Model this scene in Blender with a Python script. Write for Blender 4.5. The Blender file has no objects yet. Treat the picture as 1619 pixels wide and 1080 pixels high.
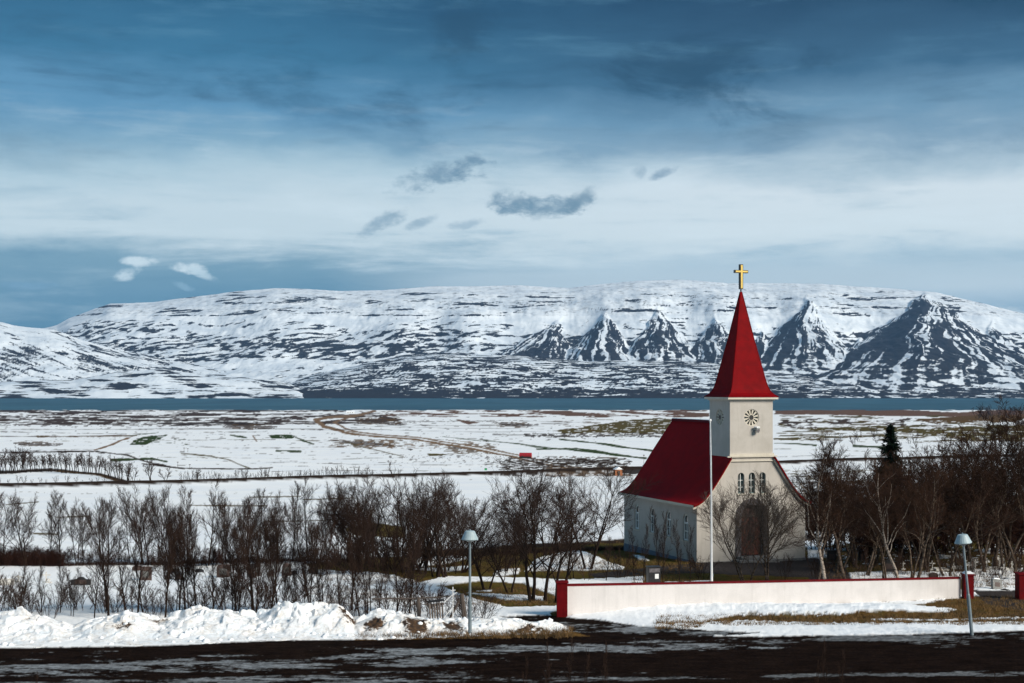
import bpy, bmesh, math, random, time
import numpy as np
from mathutils import Vector, Matrix
from mathutils.geometry import tessellate_polygon
T0 = time.time()
R = math.radians
# ------------------------------------------------------------------ camera, world, sun, exposure
scn = bpy.context.scene
FPX, CX, HY = 2248.0, 809.5, 612.0            # focal length in pixels of a 1619 px wide picture, horizon row
cam_d = bpy.data.cameras.new('camera'); cam = bpy.data.objects.new('camera', cam_d)
scn.collection.objects.link(cam); scn.camera = cam
cam_d.sensor_width = 36.0; cam_d.lens = 36.0 * FPX / 1619.0
cam_d.shift_y = (HY - 540.0) / 1619.0
cam.location = (0, 0, 0); cam.rotation_euler = (R(90), 0, 0)
cam_d.clip_start = 0.5; cam_d.clip_end = 60000
scn.render.engine = 'CYCLES'
scn.view_settings.view_transform = 'Standard'; scn.view_settings.look = 'None'
scn.view_settings.gamma = 1.0; scn.view_settings.use_curve_mapping = False
scn.view_settings.exposure = 0.58
SUN_AZ, SUN_EL = R(128), R(31)                # azimuth clockwise from the view direction (+Y)
sd = bpy.data.lights.new('sun', 'SUN'); sun = bpy.data.objects.new('sun', sd); scn.collection.objects.link(sun)
sd.energy = 3.1; sd.angle = R(24); sd.color = (1.0, 0.93, 0.82)
sv = Vector((math.sin(SUN_AZ) * math.cos(SUN_EL), math.cos(SUN_AZ) * math.cos(SUN_EL), math.sin(SUN_EL)))
sun.rotation_euler = sv.to_track_quat('Z', 'Y').to_euler()


class NT:
    """small helper for building node trees"""
    def __init__(s, tree): s.t = tree; s.n = tree.nodes; s.l = tree.links
    def node(s, kind, **kw):
        n = s.n.new(kind)
        for k, v in kw.items(): setattr(n, k, v)
        return n
    def set(s, sock, v):
        if hasattr(v, 'is_output') or isinstance(v, bpy.types.NodeSocket): s.l.new(v, sock)
        else:
            if isinstance(v, (tuple, list)) and len(v) == 3 and sock.type == 'RGBA': v = (*v, 1)
            sock.default_value = v
    def math(s, op, a, b=None, c=None, clamp=False):
        n = s.node('ShaderNodeMath', operation=op, use_clamp=clamp)
        s.set(n.inputs[0], a)
        if b is not None: s.set(n.inputs[1], b)
        if c is not None: s.set(n.inputs[2], c)
        return n.outputs[0]
    def mix(s, f, a, b, mode='MIX'):
        n = s.node('ShaderNodeMix', data_type='RGBA', blend_type=mode)
        s.set(n.inputs[0], f); s.set(n.inputs[6], a); s.set(n.inputs[7], b)
        return n.outputs[2]
    def noise(s, vec, scale, detail=5, rough=.55, dist=0.0, lac=2.0):
        n = s.node('ShaderNodeTexNoise'); 
        if vec is not None: s.l.new(vec, n.inputs['Vector'])
        n.inputs['Scale'].default_value = scale; n.inputs['Detail'].default_value = detail
        n.inputs['Roughness'].default_value = rough; n.inputs['Distortion'].default_value = dist
        return n.outputs[0]
    def map(s, vec, scale=(1, 1, 1), rot=(0, 0, 0), loc=(0, 0, 0)):
        n = s.node('ShaderNodeMapping'); s.l.new(vec, n.inputs[0])
        n.inputs['Scale'].default_value = scale; n.inputs['Rotation'].default_value = rot; n.inputs['Location'].default_value = loc
        return n.outputs[0]
    def ramp(s, f, stops, interp='LINEAR'):
        n = s.node('ShaderNodeValToRGB'); n.color_ramp.interpolation = interp
        e = n.color_ramp.elements
        while len(e) < len(stops): e.new(0.5)
        for el, (p, c) in zip(e, stops):
            el.position = p; el.color = (*c, 1) if isinstance(c, (tuple, list)) else (c, c, c, 1)
        s.set(n.inputs[0], f)
        return n.outputs[0]
    def smooth(s, f, lo, hi, a=0.0, b=1.0):
        n = s.node('ShaderNodeMapRange', interpolation_type='SMOOTHSTEP')
        s.set(n.inputs[0], f); n.inputs[1].default_value = lo; n.inputs[2].default_value = hi
        n.inputs[3].default_value = a; n.inputs[4].default_value = b
        return n.outputs[0]


def srgb(r, g, b):
    f = lambda v: (v / 255 / 12.92) if v / 255 <= .04045 else ((v / 255 + .055) / 1.055) ** 2.4
    return (f(r), f(g), f(b))


world = bpy.data.worlds.new('World'); scn.world = world; world.use_nodes = True
w = NT(world.node_tree); w.n.clear()
SKY_GAIN = 0.70
def build_sky():
    geo = w.node('ShaderNodeTexCoord').outputs['Generated']
    sep = w.node('ShaderNodeSeparateXYZ'); w.l.new(geo, sep.inputs[0])
    X, Y, Z = sep.outputs
    hor = w.math('SQRT', w.math('ADD', w.math('MULTIPLY', X, X), w.math('MULTIPLY', Y, Y)))
    el = w.math('DIVIDE', Z, w.math('MAXIMUM', hor, .02))             # tangent of the elevation
    az = w.math('ARCTAN2', X, Y)                                      # 0 straight ahead, + to the right
    comb = w.node('ShaderNodeCombineXYZ'); w.l.new(az, comb.inputs[0]); w.l.new(el, comb.inputs[1])
    P = comb.outputs[0]
    n_big = w.noise(w.map(P, (2.2, 7.0, 1), (0, 0, R(3))), 1.0, 6, .55, .2)
    n_str = w.noise(w.map(P, (5, 42, 1), (0, 0, R(-2)), (3, 1, 0)), 1.0, 8, .62, .35)
    n_fin = w.noise(w.map(P, (20, 70, 1), (0, 0, R(8)), (1, 5, 2)), 1.0, 8, .62, .3)
    n_mid = w.noise(w.map(P, (9, 20, 1), (0, 0, R(12)), (7, 2, 0)), 1.0, 8, .62, .35)
    warp = w.math('ADD', w.math('MULTIPLY', w.math('SUBTRACT', n_big, .5), .075),
                  w.math('MULTIPLY', w.math('SUBTRACT', n_mid, .5), .040))
    e2 = w.math('ADD', el, warp)
    e3 = w.math('ADD', el, w.math('MULTIPLY', w.math('SUBTRACT', n_str, .5), .022))
    k = 1 / .5
    # upper deck: bright band low down, dark blue stratus above
    left = w.ramp(w.math('MULTIPLY', e2, k), [
        (0.00, srgb(204, 216, 224)), (.20, srgb(212, 221, 227)), (.25, srgb(212, 221, 227)), (.30, srgb(184, 203, 214)), (.34, srgb(136, 170, 192)),
        (.385, srgb(96, 146, 180)), (.45, srgb(52, 112, 146)), (.55, srgb(28, 86, 120)), (.72, srgb(50, 100, 132)), (1.0, srgb(84, 122, 150))])
    right = w.ramp(w.math('MULTIPLY', e2, k), [
        (0.00, srgb(212, 220, 227)), (.21, srgb(226, 231, 235)), (.275, srgb(228, 231, 235)), (.305, srgb(190, 203, 213)), (.335, srgb(140, 165, 185)),
        (.375, srgb(112, 148, 174)), (.43, srgb(58, 100, 130)), (.54, srgb(14, 56, 86)), (.72, srgb(50, 98, 130)), (1.0, srgb(84, 122, 150))])
    side = w.smooth(w.math('ADD', az, w.math('MULTIPLY', w.math('SUBTRACT', n_big, .5), .25)), -.22, .22)
    deck = w.mix(side, left, right)
    # streaks that darken / lighten the deck
    st = w.math('ADD', w.math('MULTIPLY', n_str, .72), w.math('MULTIPLY', n_fin, .28))
    deck = w.mix(w.smooth(st, .50, .66, 0, .30), deck, w.mix(w.smooth(el, .13, .24), (.86, .90, .94), (.13, .30, .43)))
    deck = w.mix(w.smooth(st, .49, .34, 0, .36), deck, w.mix(w.smooth(el, .11, .22), (.34, .48, .58), (.006, .052, .110)))
    # darker ragged masses in the upper part
    dm = w.math('MULTIPLY', w.smooth(n_mid, .50, .68), w.smooth(el, .15, .21))
    deck = w.mix(w.math('MULTIPLY', dm, w.smooth(az, -.3, .15, .25, .8)), deck, (.006, .052, .105))
    # lower layer under the bright band: slate blue on the left, paler with streaks on the right
    low_l = w.ramp(w.math('MULTIPLY', e3, 6), [(0, srgb(60, 114, 150)), (.3, srgb(82, 132, 160)), (.55, srgb(128, 162, 182)), (1, srgb(150, 182, 200))])
    low_r = w.ramp(w.math('MULTIPLY', e3, 6), [(0, srgb(150, 180, 200)), (.30, srgb(146, 176, 198)), (.42, srgb(204, 215, 224)), (.60, srgb(176, 198, 213)), (.8, srgb(202, 214, 223)), (1, srgb(192, 208, 219))])
    low = w.mix(w.smooth(w.math('ADD', az, w.math('MULTIPLY', w.math('SUBTRACT', n_str, .5), .3)), -.16, .12), low_l, low_r)
    low = w.mix(w.smooth(st, .50, .66, 0, .26), low, (.56, .66, .74))
    low = w.mix(w.smooth(st, .48, .36, 0, .22), low, w.mix(w.smooth(az, -.2, .2), (.04, .17, .30), (.20, .36, .48)))
    edge = w.math('SUBTRACT', w.math('ADD', e3, w.math('MULTIPLY', w.math('SUBTRACT', n_mid, .5), .02)),
                  w.math('ADD', .101, w.math('MULTIPLY', w.smooth(az, -.35, -.02), -.005)))
    col = w.mix(w.smooth(w.math('ADD', edge, w.math('MULTIPLY', w.math('SUBTRACT', st, .5), .05)), -.016, .010), low, deck)
    # rim of bright cloud resting on the ridge at the centre and right
    rim = w.math('MULTIPLY', w.smooth(w.math('ADD', el, w.math('MULTIPLY', w.math('SUBTRACT', n_fin, .5), .012)), .088, .074),
                 w.math('MULTIPLY', w.smooth(az, -.14, 0), w.smooth(az, .30, .24)))
    col = w.mix(w.math('MULTIPLY', rim, .75), col, srgb(196, 208, 218))
    # separate small clouds: (px, py, half width, half height, colour, strength)
    n_puff = w.noise(w.map(P, (48, 80, 1)), 1.0, 9, .68, .25)
    for px, py, hw, hh, tilt, c, a in [
            (700, 278, 62, 17, -.22, srgb(112, 142, 164), .85), (738, 262, 22, 18, -.5, srgb(108, 138, 160), .8),
            (812, 322, 34, 16, .1, srgb(120, 146, 166), .9), (862, 328, 60, 14, -.05, srgb(118, 146, 166), .9), (918, 318, 20, 15, -.4, srgb(112, 140, 160), .8),
            (606, 352, 30, 12, -.5, srgb(140, 164, 182), .8), (668, 352, 22, 7, -.4, srgb(145, 168, 186), .7), (736, 355, 28, 7, -.2, srgb(150, 172, 190), .6),
            (1050, 273, 18, 7, -.3, srgb(125, 150, 172), .8), (1010, 270, 10, 9, 0, srgb(145, 166, 184), .6),
            (220, 413, 25, 6, 0, srgb(226, 234, 240), .9), (198, 434, 18, 8, -.2, srgb(215, 226, 234), .9),
            (296, 424, 22, 7, .1, srgb(226, 234, 240), .95), (318, 433, 20, 6, .4, srgb(205, 220, 230), .85), (288, 452, 16, 5, .3, srgb(150, 182, 204), .6),
            (60, 452, 20, 5, 0, srgb(120, 160, 190), .6), (20, 450, 22, 5, 0, srgb(120, 160, 190), .6), (1600, 500, 60, 15, .1, srgb(205, 214, 222), .85)]:
        u0 = math.atan((px - CX) / FPX); v0 = (HY - py) / math.hypot(FPX, px - CX)
        du = w.math('SUBTRACT', az, u0); dv = w.math('SUBTRACT', el, v0)
        dv = w.math('ADD', dv, w.math('MULTIPLY', du, tilt))
        q = w.math('ADD', w.math('POWER', w.math('DIVIDE', du, hw / FPX), 2), w.math('POWER', w.math('DIVIDE', dv, hh / FPX), 2))
        q = w.math('ADD', q, w.math('MULTIPLY', w.math('SUBTRACT', n_puff, .52), 7.5))
        ahead = w.math('MULTIPLY', w.math('GREATER_THAN', Y, 0), a)
        col = w.mix(w.math('MULTIPLY', w.smooth(q, 1.9, -.6), ahead), col, c)
    ni = w.node('ShaderNodeTexSky', sky_type='NISHITA', sun_disc=False, sun_elevation=SUN_EL, sun_rotation=SUN_AZ, altitude=60)
    clear = w.mix(1.0, ni.outputs[0], (.10, .10, .10), 'MULTIPLY')
    col = w.mix(.93, clear, col)
    # the same overcast closes over the top and round the back; below the horizon pale snow
    col = w.mix(w.smooth(el, .45, .9), col, srgb(92, 124, 150))
    col = w.mix(w.smooth(el, -.004, -.03), col, (.45, .52, .58))
    col = w.mix(1.0, col, (.90, 1.0, 1.03), 'MULTIPLY')
    bg = w.node('ShaderNodeBackground'); w.l.new(col, bg.inputs[0]); bg.inputs[1].default_value = SKY_GAIN
    out = w.node('ShaderNodeOutputWorld'); w.l.new(bg.outputs[0], out.inputs[0])
build_sky()

# ------------------------------------------------------------------ numpy noise
def _hash(ix, iy, seed):
    h = (ix.astype(np.int64) * 374761393 + iy.astype(np.int64) * 668265263 + seed * 974634777) & 0xffffffff
    h = ((h ^ (h >> 13)) * 1274126177) & 0xffffffff
    return ((h ^ (h >> 16)) & 0xffffff) / float(0xffffff)
def perlin(x, y, seed=0):
    x = np.asarray(x, float); y = np.asarray(y, float)
    ix = np.floor(x); iy = np.floor(y); fx = x - ix; fy = y - iy
    def g(a, b):
        t = _hash(ix + a, iy + b, seed) * 2 * np.pi
        return np.cos(t) * (fx - a) + np.sin(t) * (fy - b)
    u = fx ** 3 * (fx * (fx * 6 - 15) + 10); v = fy ** 3 * (fy * (fy * 6 - 15) + 10)
    a = g(0, 0) * (1 - u) + g(1, 0) * u; b = g(0, 1) * (1 - u) + g(1, 1) * u
    return (a * (1 - v) + b * v) * 1.4
def fbm(x, y, o=4, seed=0, gain=.5, lac=2.03):
    s = 0; a = 1; t = 0
    for i in range(o):
        s = s + a * perlin(x, y, seed + i * 17); t += a; a *= gain; x = x * lac + 3.1; y = y * lac + 1.7
    return s / t
def ridged(x, y, o=4, seed=0, gain=.5):
    s = 0; a = 1; t = 0
    for i in range(o):
        s = s + a * (1 - 2 * np.abs(perlin(x, y, seed + i * 13))); t += a; a *= gain; x = x * 2.1 + 1.3; y = y * 2.1 + 4.1
    return s / t
def worley(x, y, seed=0):
    ix = np.floor(x); iy = np.floor(y); best = np.full(np.shape(x), 9.0); sec = best.copy(); idv = np.zeros(np.shape(x))
    for a in (-1, 0, 1):
        for b in (-1, 0, 1):
            cx = ix + a; cy = iy + b
            dx = cx + _hash(cx, cy, seed) - x; dy = cy + _hash(cx, cy, seed + 7) - y
            d = dx * dx + dy * dy
            n = d < best
            sec = np.where(n, best, np.minimum(sec, d)); idv = np.where(n, _hash(cx, cy, seed + 11), idv); best = np.where(n, d, best)
    return np.sqrt(best), np.sqrt(sec), idv
def sstep(a, b, x):
    t = np.clip((x - a) / (b - a), 0, 1); return t * t * (3 - 2 * t)

# ------------------------------------------------------------------ object helpers
COL = scn.collection
def tag(o, label=None, cat=None, group=None, kind=None):
    if label: o['label'] = label
    if cat: o['category'] = cat
    if group: o['group'] = group
    if kind: o['kind'] = kind
    return o
def thing(name, label, cat, loc=(0, 0, 0), rz=0.0, group=None, rot=None, scale=1.0):
    o = bpy.data.objects.new(name, None); COL.objects.link(o)
    o.empty_display_size = .3; o.location = loc; o.rotation_euler = rot if rot else (0, 0, rz)
    o.scale = (scale,) * 3 if isinstance(scale, (int, float)) else scale
    return tag(o, label, cat, group)
def mesh_np(name, V, F, mats=None, smooth=False, attrs=None):
    me = bpy.data.meshes.new(name)
    V = np.asarray(V, np.float32); F = np.asarray(F, np.int32)
    me.vertices.add(len(V)); me.vertices.foreach_set('co', V.ravel())
    k = F.shape[1]
    me.loops.add(F.size); me.loops.foreach_set('vertex_index', F.ravel())
    me.polygons.add(len(F)); me.polygons.foreach_set('loop_start', np.arange(0, F.size, k, dtype=np.int32))
    if smooth: me.polygons.foreach_set('use_smooth', np.ones(len(F), bool))
    for nm, A in (attrs or {}).items():
        at = me.attributes.new(nm, 'FLOAT_COLOR', 'POINT')
        B = np.ones((len(V), 4), np.float32); B[:, :A.shape[1]] = A; at.data.foreach_set('color', B.ravel())
    me.update(calc_edges=True)
    if mats: me.materials.append(mats)
    return me
def grid_faces(nr, nc):
    i = np.arange(nr * nc).reshape(nr, nc)
    return np.stack([i[:-1, :-1], i[:-1, 1:], i[1:, 1:], i[1:, :-1]], -1).reshape(-1, 4)
def link(name, me, parent=None):
    o = bpy.data.objects.new(name, me); COL.objects.link(o)
    if parent: o.parent = parent
    return o

class MB:
    """collects boxes, prisms, tubes and triangles into one mesh"""
    def __init__(s): s.v = []; s.f = []
    def add(s, vs, fs):
        b = len(s.v); s.v += [tuple(p) for p in vs]; s.f += [tuple(i + b for i in f) for f in fs]; return s
    def box(s, x0, x1, y0, y1, z0, z1):
        return s.add([(x0, y0, z0), (x1, y0, z0), (x1, y1, z0), (x0, y1, z0), (x0, y0, z1), (x1, y0, z1), (x1, y1, z1), (x0, y1, z1)],
                     [(3, 2, 1, 0), (4, 5, 6, 7), (0, 1, 5, 4), (1, 2, 6, 5), (2, 3, 7, 6), (3, 0, 4, 7)])
    def prism(s, poly, y0, y1, axis='y'):
        """polygon in (x,z), pushed from y0 to y1 (axis y) or polygon (y,z) pushed along x, or (x,y) along z"""
        n = len(poly)
        def P(a, b, c): return (a, c, b) if axis == 'y' else ((c, a, b) if axis == 'x' else (a, b, c))
        vs = [P(a, b, y0) for a, b in poly] + [P(a, b, y1) for a, b in poly]
        return s.add(vs, [tuple(range(n)), tuple(range(2 * n - 1, n - 1, -1))] + [(i, i + n, (i + 1) % n + n, (i + 1) % n) for i in range(n)])
    def tube(s, pts, rad, n=8, cap=True):
        pts = [Vector(p) for p in pts]; rad = rad if isinstance(rad, (list, tuple)) else [rad] * len(pts)
        vs = []; up = None
        for i, p in enumerate(pts):
            d = (pts[min(i + 1, len(pts) - 1)] - pts[max(i - 1, 0)]).normalized()
            a = d.cross(Vector((0, 0, 1)) if abs(d.z) < .9 else Vector((1, 0, 0))).normalized(); b = d.cross(a)
            if up is not None and a.dot(up) < 0: a = -a; b = -b
            up = a
            for k in range(n):
                t = 2 * math.pi * k / n
                vs.append(p + (a * math.cos(t) + b * math.sin(t)) * rad[i])
        fs = [(i * n + k, i * n + (k + 1) % n, (i + 1) * n + (k + 1) % n, (i + 1) * n + k) for i in range(len(pts) - 1) for k in range(n)]
        if cap: fs += [tuple(range(n - 1, -1, -1)), tuple((len(pts) - 1) * n + k for k in range(n))]
        return s.add(vs, fs)
    def lathe(s, prof, n=20, cx=0, cy=0):
        vs = [(cx + r * math.cos(2 * math.pi * k / n), cy + r * math.sin(2 * math.pi * k / n), z) for r, z in prof for k in range(n)]
        fs = [(i * n + k, i * n + (k + 1) % n, (i + 1) * n + (k + 1) % n, (i + 1) * n + k) for i in range(len(prof) - 1) for k in range(n)]
        fs += [tuple(range(n - 1, -1, -1)), tuple((len(prof) - 1) * n + k for k in range(n))]
        return s.add(vs, fs)
    def build(s, name, mat, parent=None, bevel=0.0, smooth=False, matrix=None):
        me = bpy.data.meshes.new(name); me.from_pydata(s.v, [], s.f); me.update()
        bm = bmesh.new(); bm.from_mesh(me); bmesh.ops.recalc_face_normals(bm, faces=bm.faces)
        if bevel: bmesh.ops.bevel(bm, geom=list(bm.edges), offset=bevel, segments=2, affect='EDGES', profile=.6)
        bm.to_mesh(me); bm.free()
        if smooth:
            for p in me.polygons: p.use_smooth = True
        me.materials.append(mat)
        o = link(name, me, parent)
        if matrix is not None: o.matrix_local = matrix
        return o

# ------------------------------------------------------------------ materials
def pmat(name, col, rough=.8, var=.25, scale=6.0, col2=None, bump=.0, bscale=None, metal=0.0, spec=.5, stretch=(1, 1, 1), coord='Object', dist=.02):
    m = bpy.data.materials.new(name); m.use_nodes = True; t = NT(m.node_tree)
    b = m.node_tree.nodes['Principled BSDF']
    tc = t.node('ShaderNodeTexCoord').outputs[coord]
    tc = t.map(tc, stretch)
    n = t.noise(tc, scale, 7, .62, .3)
    c2 = col2 if col2 else tuple(c * (1 - var) for c in col)
    c1 = tuple(min(1, c * (1 + var * .5)) for c in col) if not col2 else col
    t.l.new(t.mix(t.smooth(n, .34, .66), c1, c2), b.inputs['Base Color'])
    b.inputs['Roughness'].default_value = rough; b.inputs['Metallic'].default_value = metal
    b.inputs['Specular IOR Level'].default_value = spec
    if bump:
        bp = t.node('ShaderNodeBump'); bp.inputs['Strength'].default_value = bump; bp.inputs['Distance'].default_value = dist
        t.l.new(t.noise(tc, bscale or scale * 4, 6, .65), bp.inputs['Height']); t.l.new(bp.outputs[0], b.inputs['Normal'])
    return m
def wall_material(name, base, dirt, dirt_amt):
    """painted render: faint mottling, vertical rain streaks, fine grain"""
    m = bpy.data.materials.new(name); m.use_nodes = True; t = NT(m.node_tree); b = m.node_tree.nodes['Principled BSDF']
    tc = t.node('ShaderNodeTexCoord').outputs['Object']
    n1 = t.noise(tc, 1.1, 6, .6, .5); n2 = t.noise(t.map(tc, (5, 5, .35)), 1.0, 6, .6); n3 = t.noise(tc, 18, 5, .6)
    c = t.mix(t.smooth(n1, .38, .68, 0, dirt_amt), base, dirt)
    c = t.mix(t.smooth(n2, .50, .72, 0, dirt_amt), c, dirt)
    c = t.mix(t.smooth(n3, .35, .7, 0, .12), c, tuple(v * .6 for v in base))
    t.l.new(c, b.inputs['Base Color']); b.inputs['Roughness'].default_value = .9; b.inputs['Specular IOR Level'].default_value = .25
    bp = t.node('ShaderNodeBump'); bp.inputs['Strength'].default_value = .35; bp.inputs['Distance'].default_value = .02
    t.l.new(t.noise(tc, 34, 5, .6), bp.inputs['Height']); t.l.new(bp.outputs[0], b.inputs['Normal'])
    return m
M = {}
M['wall'] = wall_material('cream_render', (.50, .465, .42), (.36, .33, .285), .38)
M['trim'] = wall_material('pale_trim', (.62, .57, .48), (.42, .38, .30), .3)
M['found'] = wall_material('blue_grey_plinth', (.16, .19, .24), (.10, .12, .15), .4)
M['yardwall'] = wall_material('white_yard_wall', (.62, .59, .575), (.46, .44, .425), .34)
M['roof'] = pmat('red_roof_paint', (.27, .0012, .0022), .6, col2=(.21, .001, .002), scale=1.4, bump=.12, bscale=8, spec=.04)
M['spire'] = pmat('red_spire_paint', (.185, .0016, .0035), .6, col2=(.135, .0014, .003), scale=1.8, bump=.12, bscale=6, spec=.04)
M['redpost'] = pmat('red_post_paint', (.14, .002, .004), .65, col2=(.09, .0015, .003), spec=.1, scale=3, bump=.1)
M['gold'] = pmat('gilt', (.85, .58, .16), .3, metal=.85, var=.1, scale=4)
M['black'] = pmat('black_metal', (.012, .011, .010), .5, var=.2)
M['glass'] = pmat('window_glass', (.03, .05, .055), .08, var=.5, scale=2, spec=.9)
M['frame'] = pmat('window_paint', (.86, .88, .85), .6, var=.12)
M['reveal'] = pmat('teal_frame_paint', (.16, .25, .24), .6, var=.15)
M['door'] = pmat('door_wood', (.12, .026, .010), .6, col2=(.06, .012, .005), scale=3, stretch=(6, 6, .5), bump=.2)
M['doordark'] = pmat('door_wood_dark', (.04, .010, .006), .6, var=.3, scale=6)
M['stone'] = pmat('grey_surround_stone', (.14, .125, .13), .9, col2=(.075, .068, .072), scale=5, bump=.4)
M['step'] = pmat('concrete_step', (.20, .19, .18), .9, var=.3, bump=.3)
M['steel'] = pmat('galvanised_pole', (.20, .25, .28), .5, col2=(.14, .18, .20), scale=3, spec=.5)
M['shade'] = pmat('lamp_shade_paint', (.36, .45, .48), .5, col2=(.28, .37, .40), scale=3)
M['white'] = pmat('white_paint', (.78, .77, .75), .5, var=.1, scale=3)
M['opal'] = pmat('opal_lens', (.30, .33, .33), .3, var=.1)
M['bark'] = pmat('dark_bark', (.028, .017, .012), .9, col2=(.012, .007, .005), scale=9, stretch=(1, 1, .3), spec=.12)
M['twig'] = pmat('twig', (.050, .029, .021), .85, col2=(.020, .011, .008), scale=3, spec=.12)
M['twigred'] = pmat('red_brown_twig', (.042, .016, .010), .85, col2=(.017, .007, .005), scale=2, spec=.12)
M['twigright'] = pmat('rusty_twig', (.050, .024, .014), .85, col2=(.020, .010, .006), scale=2, spec=.12)
M['birch'] = pmat('birch_bark', (.42, .35, .29), .85, col2=(.06, .045, .036), scale=5.5, stretch=(1, 1, 2.2), bump=.3, spec=.12)
M['birchdim'] = pmat('weathered_birch_bark', (.13, .095, .07), .85, col2=(.022, .015, .011), scale=5, stretch=(1, 1, 1.6), bump=.3, spec=.12)
M['needle'] = pmat('dark_needles', (.006, .015, .007), .9, col2=(.0025, .007, .004), scale=3, spec=.1)
M['wood'] = pmat('weathered_wood', (.11, .085, .07), .9, col2=(.05, .036, .028), scale=5, stretch=(5, 5, .6), bump=.3)
M['slat'] = pmat('pale_slat_wood', (.26, .22, .19), .9, col2=(.10, .08, .07), scale=5, stretch=(5, 5, .6))
M['granite_dark'] = pmat('dark_granite', (.020, .018, .018), .35, var=.5, scale=14)
M['granite_brown'] = pmat('brown_granite', (.075, .045, .036), .6, var=.4, scale=12)
M['granite_grey'] = pmat('grey_granite', (.20, .20, .19), .8, var=.35, scale=12, bump=.3)
M['marble'] = pmat('white_marble', (.66, .63, .58), .6, var=.15, scale=6)
M['soil'] = pmat('dark_soil', (.018, .013, .011), .95, var=.5, scale=6, bump=.8)
M['hutred'] = pmat('red_hut_paint', (.34, .008, .014), .6, var=.2, scale=1)
M['hutwood'] = pmat('orange_wood', (.34, .12, .045), .8, var=.3, scale=2)
M['snowcap'] = pmat('snow_cap', (.86, .88, .90), .7, var=.04, scale=2)

# ------------------------------------------------------------------ terrain profile and pixel -> ground
DT = np.array([0, 4, 12, 26, 40, 44, 57, 64, 75, 94, 110, 150, 220, 330, 430, 650, 1000, 1600, 2400, 3300, 3747, 3900, 5000.])
ZT = np.array([-1.75, -1.9, -3.4, -6.6, -9.8, -10.0, -10.05, -10.35, -10.9, -11.55, -12.45, -14.9, -18.5, -23.2, -26.5, -31.8, -39, -47.8, -54.3, -59, -60.1, -62, -70.])
def base_z(d): return np.interp(d, DT, ZT)
def undul(x, d):
    a = np.interp(d, [0, 50, 60, 90, 150, 400, 1500, 4000], [0.02, 0.015, .05, .12, .35, .6, 1.2, .5])
    s = np.interp(d, [0, 100, 400, 1500, 4000], [5, 9, 40, 150, 300])
    return a * fbm(x / 9.0, d / 9.0, 2, 5) * (d < 140) + a * fbm(x / 60.0 + 9, d / 90.0, 3, 8) * (d >= 140) * sstep(140, 200, d)
def gz(x, d): return float(base_z(d) + undul(np.array([float(x)]), np.array([float(d)]))[0])
def depth_of(py):
    lo, hi = 20.0, 3747.0
    for _ in range(50):
        m = (lo + hi) / 2
        if HY - FPX * float(base_z(m)) / m > py: lo = m
        else: hi = m
    return (lo + hi) / 2
def gp(px, py):
    """the ground point that the photograph shows at this pixel"""
    d = depth_of(py); x = (px - CX) / FPX * d
    return Vector((x, d, gz(x, d)))
def at(px, py, d): return Vector(((px - CX) / FPX * d, d, (HY - py) / FPX * d))

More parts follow.
